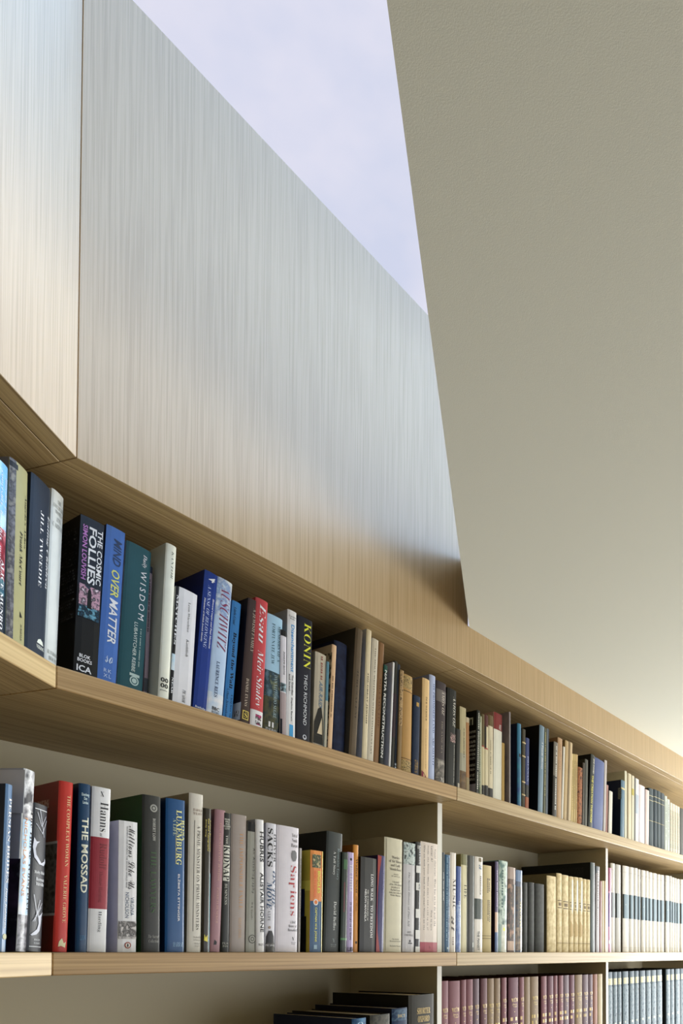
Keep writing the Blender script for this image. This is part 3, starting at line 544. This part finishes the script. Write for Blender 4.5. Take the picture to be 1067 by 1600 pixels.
book(M1, 43.7, 67, 54.5, 1253, .03, 'h', '#1b2636', '#1b2636', 'midnight blue cloth book with white whales', [
    ('b', '#d8dce0', .965, .96, .1, .9), ('b', '#d8dce0', .035, .03, .1, .9), ('v', 'S', 'Moby-Dick', '#d8dce0', .2, .9, .545, .52), ('v', 'S', 'Herman\nMelville', '#d8dce0', .3, .88, .5, .445), ('v', 'S', 'PENGUIN', '#d8dce0', .35, .75, .085, .072), ('v', 'S', 'CLASSICS', '#d8dce0', .35, .75, .062, .05)]
    + [('g', '#c8ccd8', [(a_[0], a_[1]+o_) for a_ in ((.05, .70), (.1, .765), (.24, .74), (.45, .745), (.28, .725), (.2, .69), (.26, .65), (.6, .6), (.8, .615), (.88, .64), (.92, .61), (.8, .585), (.45, .59), (.15, .63))]) for o_ in (0, )]
    + [('g', '#c8ccd8', [(a_[0], a_[1]-.5) for a_ in ((.5, .78), (.6, .74), (.7, .75), (.88, .77), (.78, .735), (.76, .69), (.68, .64), (.5, .615), (.2, .605), (.12, .61), (.3, .63), (.5, .65), (.6, .69))])]
    + [('g', '#c8ccd8', [(a, b), (c, d), (c+.03, d), (a+.03, b)]) for a, b, c, d in ((.2, .94, .5, .85), (.5, .85, .8, .93), (.15, .86, .6, .80), (.35, .96, .7, .78), (.85, .9, .55, .8), (.2, .38, .45, .24), (.2, .2, .7, .3), (.3, .24, .8, .22), (.6, .35, .3, .2), (.75, .33, .4, .25))], bulge=.005)
# --- middle shelf, first bay
v = .045
book(M2, 83.5, 106, 93.8, 1219, v, 'hg', '#cc3a30', '#a02424', 'red hardback with gold capitals and photograph cover', [
    ('t', 's', 'THE COMPLEAT WOMAN', '#ecc490', .56, .8, .92, .50), ('t', 's', 'VALERIE GROVE', '#ecc490', .52, .76, .45, .17), ('g', '#e0d8a8', [(.3, .03), (.35, .06), (.55, .08), (.7, .05), (.85, .06), (.8, .025), (.5, .035)]),
    ('c', '#d8d0cc', .0, .36, .645, .21), ('c', '#2c2828|#8c8884|#4c4644|60', .0, .33, .63, .225), ('c', '#d8b0a0|#a02424|300', .18, .55, .90, .85)], depth=.16, bulge=.004)
book(M2, 118.5, 137, 124.7, 1223, v, 'hg', '#24527c', '#182c5c', 'dark blue hardback with fat cream sans capitals', [
    ('v', 'N', 'Eisenberg\nDan\nLandau', '#c8dce4', .2, .85, .945, .88), ('t', 'N', 'THE MOSSAD', '#ece8c4', .26, .84, .80, .35), ('v', 'S', 'LION', '#5c8cb4', .3, .8, .1, .07)], bulge=.005)
book(M2, 137.3, 167, 145.6, 1227.5, v, 'h', '#dcdcec', '#d4d4e4', 'white hardback with wide red middle band', [
    ('b', '#a82c3c', .695, .26), ('v', 's', 'X', '#3c3c44', .4, .6, .975, .945), ('t', 's', 'Hanns', '#2c2c34', .42, .86, .91, .73), ('t', 'i', 'and', '#2c2c34', .42, .6, .72, .70), ('t', 's', 'Rudolf', '#8c2430', .45, .85, .66, .50), ('t', 's', 'Thomas Harding', '#8c2430', .42, .66, .49, .30), ('t', 's', 'Harding', '#3c3c44', .44, .66, .245, .12)], bulge=.004)
book(M2, 184.2, 213.3, 186.6, 1281, v, 'p', '#e4e0e0', '#c8c8dc', 'white paperback with handwritten style title and sepia street picture', [
    ('t', 'c', 'Millions Like Us', '#2c2434', .5, .86, .965, .48), ('t', 'n', "WOMEN'S LIVES DURING THE SECOND WORLD WAR", '#5c5c64', .38, .46, .96, .49), ('t', 'n', 'VIRGINIA', '#3c5c84', .64, .84, .42, .28), ('t', 'n', 'NICHOLSON', '#3c5c84', .36, .56, .455, .26),
    ('b', '#d8d4d0|#5c5854|#b0aca8|120', .235, .12, .02, .98, 'printed_picture'), ('b', '#dcd8d4|#a09c98|100', .12, .1, .02, .98, 'printed_picture'), ('o', '#b0503c', .52, .052, .0052), ('o', '#e4e0d4', .52, .052, .0036), ('g', '#3c2c28', [(.47, .04), (.47, .06), (.52, .067), (.56, .055), (.55, .04)]),
    ('c', '#c8c8dc|#7c7898|200', .55, .8, .7, .3)], depth=.13)
book(M2, 222, 251, 223.7, 1240.4, v, 'h', '#43443f', '#2e5a28', 'dark grey hardback with green board', [
    ('b', '#43443f', .99, .955, 0, .1), ('o', '#b0b0a8', .58, .92, .0065), ('o', '#43443f', .58, .92, .004), ('o', '#b0b0a8', .58, .92, .0025), ('t', 'S', 'ROBERT LOW', '#c0c0b8', .52, .68, .855, .71), ('t', 's', 'THE LAWYERS', '#4a7440', .42, .74, .65, .25),
    ('v', 'i', 'The Sacred\nCollection', '#b4b4ac', .3, .92, .11, .06)], depth=.15, bulge=.004)
book(M2, 259, 289.2, 260.5, 1246, v, 'hg', '#24609c', '#163c70', 'bright blue hardback with yellow outlined capitals', [
    ('t', 'S', 'ROSA', '#e4dc8c', .82, .96, .87, .73), ('t', 'S', 'LUXEMBURG', '#ece490', .50, .80, .93, .57), ('t', 's', 'A LIFE', '#c8d8b0', .34, .50, .87, .76), ('b', '#d4cc80', .76, .575, .475, .49), ('t', 'B', 'ELŻBIETA ETTINGER', '#e4e8f0', .60, .74, .51, .20), ('v', 's', 'HARRAP', '#9cc0e0', .36, .92, .065, .035)], bulge=.005)
book(M2, 293, 315, 297, 1238, v, 'h', '#d8d4c8', '#a89c80', 'off-white hardback with brown capitals and ruled line', [
    ('v', 's', 'HAROLD\nWILSON', '#a88c7c', .25, .92, .905, .865), ('t', 's', 'A PRIME MINISTER ON PRIME MINISTERS', '#54483c', .56, .80, .80, .14), ('b', '#54483c', .83, .13, .34, .375), ('v', 's', 'Weidenfeld\n& Nicolson', '#a8a090', .4, .95, .1, .07), ('v', 's', 'Michael\nJoseph', '#a8a090', .45, .9, .06, .03)], depth=.16, bulge=.005)
book(M2, 315.3, 327.5, 318.6, 1262, v, 'hg', '#443c2c', '#2c2820', 'dark brown glossy hardback with gold bold lettering', [
    ('t', 'B', 'Robert Brownjohn', '#d8c860', .80, .95, .92, .70), ('t', 'B', 'Sex and Typography', '#e0d060', .52, .72, .93, .70), ('t', 'B', 'Emily King', '#d0c060', .2, .38, .92, .80), ('g', '#e4d040', [(.25, .08), (.3, .125), (.45, .1), (.7, .12), (.7, .07), (.4, .078)]), ('b', '#7cc0c8', .55, .0, .9, .97)], bulge=.001)
book(M2, 328, 344.8, 337.2, 1263.5, v, 'h', '#b48890', '#a07880', 'dusty pink cloth hardback with faint gilt letters', [('t', 's', 'THE IDENTITY OF JEWISH', '#cca494', .4, .62, .91, .5), ('t', 's', 'PATRICIA DUNCKER', '#cca494', .4, .62, .45, .2), ('g', '#2c2428', [(.3, .05), (.38, .085), (.6, .07), (.56, .05)])], bulge=.002)
book(M2, 345.2, 359, 348.6, 1269, v, 'h', '#34362f', '#2c2c28', 'black hardback with boxed white title', [
    ('v', 'N', 'MARK\nBIRD\nAND\nROBERT\nLOW', '#d0d0c4', .1, .92, .96, .88), ('t', 's', 'THE', '#d8d8cc', .35, .6, .84, .77), ('b', '#d8d8cc', .765, .51, .12, .86), ('t', 'S', 'KIDNAP', '#1c1c1a', .14, .84, .76, .515), ('t', 's', 'BUSINESS', '#d0d0c4', .3, .6, .49, .34), ('v', 'N', 'FILM\nINN', '#a8a89c', .15, .8, .07, .035)], bulge=.003)
book(M2, 359.6, 384, 362.6, 1270.7, v, 'h', '#b4a8a0', '#9c9088', 'greige hardback with copper spaced capitals', [('t', 's', 'THE IMPOSSIBLE EXILE', '#c89868', .52, .76, .87, .31), ('t', 's', 'STEFAN ZWEIG', '#c8a070', .5, .7, .25, .1), ], bulge=.005)
book(M2, 384.5, 401, 388, 1283, v, 'p', '#b4b4a8', '#a0a094', 'grey paperback with black top block', [('b', '#18181a', 1, .925, .0, .75), ('t', 'm', 'An Autobiography', '#34342f', .42, .68, .80, .45), ('t', 'm', 'M K Gandhi', '#54544c', .4, .56, .38, .25), ('o', '#44443c', .55, .1, .008), ('o', '#b4b4a8', .55, .1, .0068), ('o', '#6c6c64', .55, .1, .004), ('o', '#b4b4a8', .55, .1, .0025)])
book(M2, 401.2, 414, 400.5, 1279.6, v-.004, 'h', '#dedfe4', '#a8acb4', 'white hardback with tall condensed black capitals', [('t', 'N', 'HUBRIS', '#1c1c20', .42, .92, .91, .68), ('t', 'N', 'ALISTAIR HORNE', '#1c1c20', .44, .90, .60, .15), ('v', 's', 'W&N', '#1c1c20', .2, .85, .065, .045)], bulge=.004)
book(M2, 414.2, 430, 417.5, 1285, v, 'h', '#d4d4dc', '#b8b8c0', 'white hardback with slab capitals and man portrait', [
    ('t', 'S', 'OLIVER', BK, .70, .93, .92, .70), ('t', 'S', 'SACKS', BK, .10, .58, .96, .66), ('t', 'I', 'ON THE', '#2c5c8c', .62, .92, .63, .35), ('t', 'I', 'MOVE', '#2c5c8c', .1, .56, .54, .33), ('t', 's', 'A LIFE', '#3c3c44', .2, .45, .32, .24),
    ('g', '#28282c', [(.05, .0), (.1, .12), (.3, .165), (.62, .165), (.85, .12), (.9, .02)]), ('o', '#b09c8c', .38, .19, .0028), ('b', '#30302e|#68645c|120', .07, 0, .05, .95), ('v', 's', 'PICADOR', '#e0e0e4', .05, .95, .06, .045)], bulge=.004)
book(M2, 431, 465.8, 434, 1288, v, 'h', '#dcd8e0', '#c8c4cc', 'thick white hardback with large red title', [
    ('v', 's', 'Yuval\nNoah\nHarari', '#44444c', .62, .95, .95, .84), ('t', 's', 'Sapiens', '#c03038', .54, .90, .69, .29), ('v', 's', 'A Brief\nHistory of\nHumankind', '#54545c', .52, .97, .25, .165), ('v', 's', 'Y', '#34343c', .72, .84, .12, .095), ('v', 's', 'Harvill\nSecker', '#6c6c74', .68, .9, .08, .06), ('g', '#8c8c90', [(.64, .755), (.63, .785), (.68, .81), (.8, .815), (.88, .8), (.9, .76), (.84, .73), (.72, .725)]), ('b', '#8c8c90|#dcd8e0|500', .8, .74, .68, .86)], bulge=.005)
book(M2, 466, 469, 468.8, 1325, v+.01, 'p', '#d0ccc8', '#9c9890', 'thin grey white paperback', [('d', '#3c3434', .3, .7, .9, .1, 1)])
book(M2, 484, 503.5, 486, 1327.6, v, 'pg', '#e88c44', '#c8b84c', 'orange and blue paperback with yellow cover', [
    ('b', '#3c6c98', .5, 0), ('b', '#e8884c', .9, .5), ('b', '#e8c84c', 1, 0, .92, 1), ('b', '#8c9c70|#3c4c3c|#c8b888|120', .96, .83, .12, .8, 'printed_picture'), ('t', 'B', 'BIGGLES', '#f0e050', .55, .78, .8, .58), ('t', 'B', 'GOES TO SCHOOL', '#e85c30', .26, .42, .8, .53),
    ('o', WH, .42, .49, .0065), ('o', '#e87830', .42, .49, .0042), ('t', 'N', 'CAPTAIN W.E. JOHNS', '#ecd870', .32, .52, .44, .10), ('b', '#9cbccc', .07, .03, .3, .55),
    ('c', '#b83830', .25, .6, .93, .72), ('c', '#d8d060', .0, .6, .7, .6), ('c', '#223c78|#14204c|60', .12, .6, .62, .35), ('c', '#242420|#3c3830|60', .08, .6, .35, .0)], depth=.135)
book(M2, 506, 531, 512, 1297.7, v+.003, 'h', '#47504e', '#222524', 'dark slate hardback with pale blue and white lettering', [('t', 's', 'Romain Gary', '#90a8ac', .62, .82, .87, .60), ('t', 's', 'A Tall Story', '#d8dcd8', .38, .56, .84, .64), ('t', 's', 'David Bellos', '#d8dcd8', .52, .70, .42, .18), ('v', 's', 'Y', '#a8b4b4', .5, .68, .11, .08), ('v', 's', 'Harvill\nSecker', '#a8b4b4', .4, .75, .065, .04)], depth=.17, bulge=.005)
book(M2, 532, 542, 535.5, 1331, v, 'p', '#26402c', '#1c2c20', 'dark green paperback', [('b', '#3c7c44', .93, .83, .2, .75), ('b', '#7c2c34', .7, .4, .3, .5), ('b', '#5c9c5c', .14, .12)])
book(M2, 542.3, 552, 543.7, 1331, v, 'p', '#b8a8d0', '#9c8cb8', 'lilac paperback with white and black lettering', [('o', BK, .5, .93, .003), ('t', 'S', 'THE LITTLE', WH, .3, .75, .88, .6), ('t', 'S', 'IN THE HEART OF EUROPE', '#1c1c24', .35, .65, .5, .12), ('v', 'N', 'LIB', BK, .1, .9, .05, .01)])
book(M2, 552.2, 560.4, 553.5, 1319.5, v+.004, 'hg', '#d89440', '#a86c30', 'amber orange hardback', [('t', 's', 'Walter Scott', '#5c3c1c', .35, .75, .87, .55), ('t', 'i', 'The Pirate', '#a87030', .35, .65, .52, .38), ('o', '#5c4c3c', .5, .09, .003)], depth=.14, bulge=.003)
book(M2, 562, 587, 564.5, 1338, v, 'p', '#3e3e3b', '#2c2c2a', 'charcoal paperback with white serif capitals', [('t', 'S', 'LONG WALK', '#e4e4dc', .62, .78, .83, .54), ('t', 'S', 'TO FREEDOM', '#e4e4dc', .62, .78, .5, .15), ('t', 's', 'THE AUTOBIOGRAPHY OF', '#e0e0d8', .40, .49, .66, .33), ('t', 'B', 'NELSON MANDELA', '#e4e4dc', .24, .36, .66, .32)])
book(M2, 587.3, 599.4, 590.5, 1335.6, v, 'pg', '#35307c', '#30285c', 'purple blue paperback with red curved edge', [('g', '#b03c34', [(0, 0), (0, 1), (.5, .99), (.2, .8), (.08, .6), (.06, .4), (.15, .2), (.45, .02), (.5, 0)]), ('t', 's', 'MADIBA', '#6c68a8', .7, .85, .85, .6)])
book(M2, 600, 628.5, 602, 1307, v, 'h', '#cfc9ae', '#a49a7c', 'beige hardback with brown centred lettering', [
    ('v', 's', 'Diaries\nof Sir Moses\nand Lady\nMontefiore', '#4c4030', .22, .96, .845, .715), ('v', 's', 'edited by\nDr Louis Loewe', '#4c4030', .36, .86, .69, .66), ('v', 's', 'A facsimile\nof the 1890 edition\nintroduced by\nRaphael Loewe\nwith a new index by\nWalter Shenson', '#4c4030', .24, .96, .625, .49), ('v', 's', 'The Jewish\nHistorical Society', '#4c4030', .3, .92, .12, .085), ('v', 's', 'The Jewish Museum', '#4c4030', .3, .92, .06, .045), ('b', '#8c8468', .985, .01, .08, .095)], depth=.2, bulge=.004)
book(M2, 629, 647.4, 631.5, 1315, v, 'p', '#c8c6c8', '#a8a8a8', 'pale grey paperback with statue photo at its top', [('b', '#5c7c80|#c4d0cc|#34484c|90', 1, .80, 0, 1, 'printed_picture'), ('t', 'i', 'The Secret History of Pius XII', '#54545c', .36, .54, .73, .23), ('v', 's', 'JOHN\nCORNWELL', '#6c6c70', .15, .9, .19, .145), ('o', '#5c5c60', .6, .1, .003), ('b', '#4c4c50', .085, .075, .45, .8)])
book(M2, 647.8, 656.2, 650, 1315, v, 'p', '#242426', '#1c1c1e', 'narrow black paperback with white checks', [('v', 'm', 'B', '#d8d8d0', .3, .7, .97, .94), ('b', '#dcdcd8', .785, .72, .1, .95), ('b', '#dcdcd8', .63, .56, .1, .95), ('b', '#dcdcd8', .39, .31, .1, .95), ('b', '#dcdcd8', .2, .12, .1, .95), ('b', '#dcdcd8', .05, .0, .1, .95), ('t', 'B', 'BLACK & WHITE', '#e4e4e0', .55, .85, .97, .80), ('t', 'B', 'NOTES', '#1c1c1e', .55, .85, .62, .57)])
book(M2, 656.6, 683.5, 657.8, 1314, v, 'p', '#dcd0c4', '#c8bcb0', 'cream paperback with pink foot band and rows of print', [('b', '#b84858', .09, 0), ('t', 'm', 'Why sit with your back to the view? Notes on the', '#4c4040', .14, .25, .97, .2), ('t', 'm', 'Study, the House. When does r and s add up to y?', '#4c4040', .36, .46, .97, .2), ('t', 'm', 'Letter A?', '#4c4040', .58, .69, .97, .83), ('t', 'm', 'How to turn', '#4c4040', .58, .68, .38, .2), ('t', 'm', 'Visual character. What bus on to do with the', '#4c4040', .78, .89, .95, .24), ('v', 's', 'Y', '#8c3444', .5, .6, .055, .035)])
# --- middle shelf, second bay
v = .062
book(M2, 690, 695, 690.2, 1331.5, v, 'p', '#44545c', '#34424a', 'narrow slate paperback beside the cream upright', [('d', '#c8d0d4', .3, .7, .8, .5, 1)])
book(M2, 695.3, 702.8, 696.3, 1335, v, 'p', '#3c7098', '#2c5878', 'narrow mid blue paperback with fine pattern', [('d', '#88b0c8', .15, .5, .97, .1, 1), ('d', '#24405c', .55, .8, .97, .1, 1), ('o', '#c8dce4', .5, .04, .003)])
book(M2, 703, 712, 704, 1331.5, v, 'p', '#dcd4c8', '#c8c0b4', 'white paperback with tall thin brown capitals', [('t', 's', 'MUSIC', '#3c2c24', .42, .88, .74, .42), ('t', 'i', 'at', '#5c4c44', .2, .8, .36, .2), ('d', '#a89890', .3, .7, .15, .05, 1)])
book(M2, 712.5, 720, 713.8, 1353, v, 'p', '#3c5ca8', '#24408c', 'short cobalt blue paperback', [('b', '#8ca4d0|#4c6cb4|60', .55, 0), ('t', 'n', 'THE ZIONIST', '#c8d4ec', .4, .7, .6, .35)])
book(M2, 720.3, 730, 721, 1334, v, 'p', '#d8d0a8', '#8c8450', 'cream and olive paperback with brown capitals', [('b', '#8c8850', 1, .89), ('b', '#8c8850', 1, 0, .88, 1), ('t', 's', 'LIFE', '#4c4020', .45, .85, .69, .55)])
book(M2, 731, 741, 731.6, 1336, v, 'p', '#4c4c44', '#34342f', 'charcoal paperback with pale edge line', [('b', '#a8b4b0', 1, 0, .82, .9), ('b', '#c8ccc4', .1, .05, .7, 1)])
book(M2, 741.5, 754, 742.3, 1337.7, v, 'p', '#dcd6cc', '#c4beb4', 'white paperback with dark green middle block', [('b', '#2c4438', .56, .345), ('b', '#a08c5c|#4c4438|200', .99, .95, .45, .8), ('t', 'i', 'a', '#6c8cb0', .5, .8, .92, .87), ('d', '#8c8478', .6, .8, .8, .6, 1), ('t', 'B', 'THE PIANIST', '#2c3c34', .3, .58, .22, .02)])
book(M2, 754.5, 768.6, 755, 1351, v, 'o', '#cdbc8c', '#b4a478', 'cream cloth book with faint dark marks', [('d', '#7c6c4c', .4, .8, .85, .68, 2), ('d', '#6c5c3c', .45, .8, .6, .34, 2), ('b', '#7c6c4c', .19, .185), ('b', '#7c6c4c', .16, .155)], bulge=.002)
book(M2, 773.5, 778.4, 774.2, 1345.6, v, 'p', '#5c4c7c', '#2c1c38', 'violet paperback with dark plum cover', [('d', '#c8b8d8', .3, .7, .9, .5, 1), ('b', '#d8b8a0', .44, .22), ('b', '#5c78a8', .22, 0)], depth=.14)
book(M2, 779, 792.6, 780.6, 1343.7, v, 'hg', '#a8c0b8', '#7c9c98', 'pale teal hardback with yellow round sticker', [('b', '#6c9490|#c8d8cc|#4c7470|30', 1, .3), ('b', '#c8ccb8|#dce0d4|60', .3, .0, .3, 1), ('o', '#e0e048', .6, .25, .0055), ('d', '#5c8078', .2, .5, .9, .45, 1)], bulge=.003)
book(M2, 793.2, 805.3, 793.8, 1354, v, 'pg', '#74503c', '#5c4434', 'brown picture paperback with pale ends', [('b', '#b0988c', 1, .86), ('b', '#6c4030|#3c2c24|#b08468|45', .8, .13), ('b', '#c8a890', .13, .02), ('b', '#c8d0dc', .8, .0, .82, .95)])
book(M2, 805.6, 815.8, 806.2, 1358.7, v, 'pg', '#4c5c7c', '#34405c', 'blue picture paperback with cream lettering', [('b', '#6c88b0', 1, .86), ('b', '#34445c|#6c5c4c|#28344c|60', .8, .3), ('t', 'S', 'MUSIC', '#d8d0a0', .6, .85, .62, .28), ('b', '#a88c6c|#4c4440|60', .3, .02)])
for i, (x, x2, y) in enumerate(((816.4, 825, 1378), (825.6, 835.8, 1378), (836.4, 851.4, 1380))):
    book(M2, x, x2, x+.3, y, v, 'o', '#3e4039', '#2c2e28', 'worn dark grey cloth volume, ' + ('left', 'middle', 'right')[i] + ' of three', [('b', '#34362f|#44483e|80', .94, .05)], bulge=.003)
for i, (x, x2, y) in enumerate(((855.6, 870, 1367.7), (870.8, 878.8, 1364), (879.2, 889.3, 1366.6), (889.8, 896.8, 1369), (897.2, 904.2, 1370), (904.6, 911, 1371), (911.4, 916.7, 1373), (917, 922.6, 1374))):
    dc = [('b', '#ccb684|#e0d0a4|60', .99, .01)]
    if i: dc += [('b', '#6c5430', .66, .65, .1, .9), ('b', '#8c7448', .63, .59, .25, .8), ('b', '#6c5430', .57, .56, .1, .9), ('b', '#8c7448', .12, .115)]
    if i in (3, 4, 5): dc += [('g', '#e4dcc8', [(.5, .95), (.9, .97), (.95, .6), (.6, .5), (.4, .6)]), ('g', '#c8ac74', [(.1, .2), (.9, .22), (.8, .36), (.2, .42)])]
    book(M2, x, x2, x, y, v, 'o', '#d8c496', '#948a68', ('plain wide parchment volume at the left of the tan set', 'tallest narrow parchment volume of the tan set', 'wide parchment volume with printed bands, third of the tan set', 'torn parchment volume, fourth of the tan set', 'torn parchment volume, fifth of the tan set', 'torn parchment volume, sixth of the tan set', 'narrow parchment volume, seventh of the tan set', 'narrow parchment volume at the right of the tan set')[i], dc, bulge=.002)
book(M2, 923.2, 930, 923.4, 1347, v, 'h', '#5c6c6c', '#1c2022', 'large slate hardback with very wide black cover', [('b', '#6c7c7c', .98, .02, .55, .9), ('c', '#1c2022|#34383a|200', .1, .5, .95, .7)], depth=.285, bulge=.002)
book(M2, 930.4, 936.4, 931, 1353, v+.004, 'p', '#8c8484', '#5c5858', 'narrow grey paperback with speckled lettering', [('d', '#e0d8d4', .4, .8, .95, .3, 1), ('b', '#54606c', 1, .92)])
book(M2, 936.8, 940.8, 937, 1376, v+.004, 'p', '#8c3c28', '#742c1c', 'narrow brick red paperback', [])
book(M2, 941.2, 943.8, 941.4, 1376, v+.004, 'p', '#dccc9c', '#b8a878', 'very thin cream booklet', [])
book(M2, 944, 947.2, 944.2, 1376, v+.004, 'p', '#a8883c', '#8c7030', 'thin mustard paperback', [])
# --- middle shelf, third bay
v = .075
book(M2, 950.6, 955.4, 951, 1355.5, v, 'p', '#c47ca4', '#b4a498', 'thin magenta paperback beside the second upright', [('b', '#a02c68', 1, .72, 0, .5), ('b', '#6c4c9c', .7, .3, 0, .3), ('b', '#e0e4e8', .14, .1, .1, .9)])
WSET = [(200, 248, 220), (258, 320, 235), (345, 422, 250), (425, 475, 268), (480, 523, 278), (525, 556, 295), (570, 618, 305), (620, 656, 315), (658, 702, 330), (705, 757, 340), (760, 797, 355), (800, 846, 362), (862, 910, 370), (912, 936, 378), (938, 968, 393), (970, 994, 403), (997, 1033, 412), (1043, 1078, 418)]
ORD = ['first', 'second', 'third', 'fourth', 'fifth', 'sixth', 'seventh', 'eighth', 'ninth', 'tenth', 'eleventh', 'twelfth', 'thirteenth', 'fourteenth', 'fifteenth', 'sixteenth', 'seventeenth', 'eighteenth', 'nineteenth', 'twentieth', 'twenty-first', 'twenty-second', 'twenty-third', 'twenty-fourth', 'twenty-fifth', 'twenty-sixth']
for i, (a, b, y) in enumerate(WSET):
    x, x2, yy = 930+a/7.788, 930+b/7.788, 1320+y/7.788
    dc = [] if i == 1 else [('b', '#d8d4cc', .93, .92)]
    dc += [('b', '#8ca2b0' if i > 1 else '#b4bcc0', .67, .39), ('b', '#34403e', .67, .39, 0, .14)]  # pale part is sheen painted over a dark band; left strip keeps its colour
    if i in (2, 6, 12): dc += [('o', '#d8d8d0', .35, .55, .002)]
    if i > 1: dc += [('b', '#d4d0c8', .055, .05)]
    book(M2, x, x2, x, yy, v, 'o', '#e0dcd4' if i != 1 else '#d0cec8', '#8c867c', 'white bound volume with dark slate middle band, ' + ORD[i] + ' from the second upright' if i != 1 else 'white bound volume with crinkled spine, second from the second upright', dc, bulge=.0035)
# --- bottom shelf, first bay
v = .03
book(B2, 640, 680, 644.5, 1555, .02, 'o', '#54524a', '#26261f', 'grey dictionary with gold title, tallest by the cream upright', [('v', 'S', 'SHORTER\nOXFORD\nENGLISH\nDICTIONARY', '#d0b470', .2, .9, .90, .67)], depth=.25, bulge=.003, lean=False)
book(B2, 614, 638, 614, 1576, .016, 'o', '#2c4468', '#1c2444', 'blue worn dictionary left of the grey dictionary', [('b', '#2c4c74|#5c7c98|#24406c|60', .99, .9), ('b', '#34507c|#24385c|60', .9, 0), ('v', 'S', 'DICT', '#c8b888', .3, .8, .95, .925)], depth=.25, bulge=.003, lean=False)
book(B2, 580, 611, 580, 1586.5, .014, 'o', '#54544c', '#38342c', 'grey brown worn book between two blue ones', [('b', '#54544c|#706c60|#44443c|60', .99, .8)], depth=.25, bulge=.003, lean=False)
book(B2, 552, 574, 552, 1592, .014, 'o', '#2c5c8c', '#1c2c54', 'bright blue book at the left of the bottom row', [('b', '#2c5c8c|#5c90b8|60', 1, .9), ('v', 'S', 'O', '#a8c8dc', .3, .7, .97, .94)], depth=.25, bulge=.004, lean=False)
# --- bottom shelf, second bay: maroon and tan volumes with gilt lettering
RED = [(689.6, 702, 1533, 0), (702.4, 720.6, 1533, 0), (721.2, 729.5, 1531.2, 0), (729.8, 740.4, 1530.4, 0), (741, 750, 1529.6, 2), (752.5, 762.7, 1529, 3), (763, 773.2, 1529, 1), (773.6, 783, 1528.7, 1), (785, 792.8, 1527.8, 0), (796.2, 811.6, 1527.8, 4), (812.8, 820, 1527, 0), (820.4, 829.4, 1526.6, 1), (830, 842.8, 1526.2, 1), (847.2, 855.6, 1525.5, 0), (857, 866, 1525.2, 4), (866.3, 872.2, 1524.6, 0), (874.2, 881.2, 1524.3, 0), (881.6, 890.3, 1524, 2), (891, 898.9, 1523.7, 4), (900, 911.2, 1523.2, 1), (911.5, 920.4, 1523, 2), (920.8, 927.2, 1522.7, 2), (927.6, 934.4, 1522.3, 5), (935.2, 942.6, 1522, 6)]
RC = ['#a07078', '#a48c70', '#94808a', '#8c646a', '#8c606e', '#ac7c6c', '#c8b898']
RN = ['mauve', 'tan', 'grey mauve', 'brown mauve', 'plum', 'salmon', 'cream']
for i, (x, x2, y, c) in enumerate(RED):
    big = x2-x > 14; g_ = '#e0c48c' if c != 1 else '#d4b868'
    dc = []
    if i not in (11, 22, 23):
        w0 = .80 if i < 8 else .83
        dc = [('v', 'n', '\u05d3\u05d5\u05de\u05dc\u05ea', g_, .2, .85, w0, w0-.04), ('v', 'n', '\u05d9\u05dc\u05d1\u05d1', g_, .3, .75, w0-.05, w0-.085), ('o', g_, .5, w0-.125, .0016), ('d', g_, .12, .88, w0-.16, w0-.27, 2, 1), ('o', g_, .5, w0-.31, .0016), ('d', g_, .2, .8, w0-.34, w0-.47, 3, 1)]
    book(B2, x, x2, x, y, .064, 'o', RC[c], '#5c3038' if c not in (1, 6) else '#6c5844', RN[c] + ' tall volume with gilt Hebrew lettering, ' + ORD[i] + ' from the first upright', dc, bulge=.003, lean=False)
BLU = [(949.8, 958.2, 1519), (958.8, 965.4, 1518.7), (965.9, 972, 1518.4), (974, 983.2, 1517.8), (984.8, 992.2, 1517.4), (992.8, 999.2, 1517), (1001, 1009.6, 1516.6), (1010.6, 1018, 1516.2), (1018.6, 1026.6, 1515.8), (1027.4, 1035.6, 1515.2), (1041.8, 1048.2, 1514.4), (1048.7, 1054.6, 1514.2), (1056.4, 1063.4, 1513.8), (1064, 1074, 1513.4)]
for i, (x, x2, y) in enumerate(BLU):
    dc = [('b', '#e0d8b4|#c8c8a4|#e0d8b8|150', .93, .86, .1, .95), ('d', '#d8d4b0', .3, .7, .45, .41, 1, 1), ('b', '#748a9a|#8c9ea8|#64788a|70', .84, .02, .02, .98)]
    book(B2, x, x2, x, y, .076, 'o', '#7c8e9c', '#2c363c', 'blue marbled volume with cream label, ' + ORD[i] + ' from the second upright', dc, bulge=.003, lean=False)

load_lines([(e[1], e[2]) for a_, k_ in QUEUE for e in (list(a_[10]) if len(a_) > 10 else list(k_.get('dec', ()))) if e[0] in 'tv'])
for a_, k_ in QUEUE: make_book(*a_, **k_)

# ---------------------------------------------------------------- names, labels, groups
SHELF = {ZT: 'top', ZM: 'middle', ZB: 'bottom'}
seen = {}
rows = {}
for b in BOOKS: rows.setdefault(b[0], []).append(b)
for row, bs in rows.items():
    for i, (r_, root, desc, a, t, h, s0) in enumerate(bs):
        sh = SHELF[row[1]]
        lab = desc
        if len(desc.split()) <= 8:
            lab += ', on the ' + sh + ' shelf'
        tag(root, lab, 'book', 'books on the ' + sh + ' shelf')
        assert lab not in seen, lab
        seen[lab] = 1
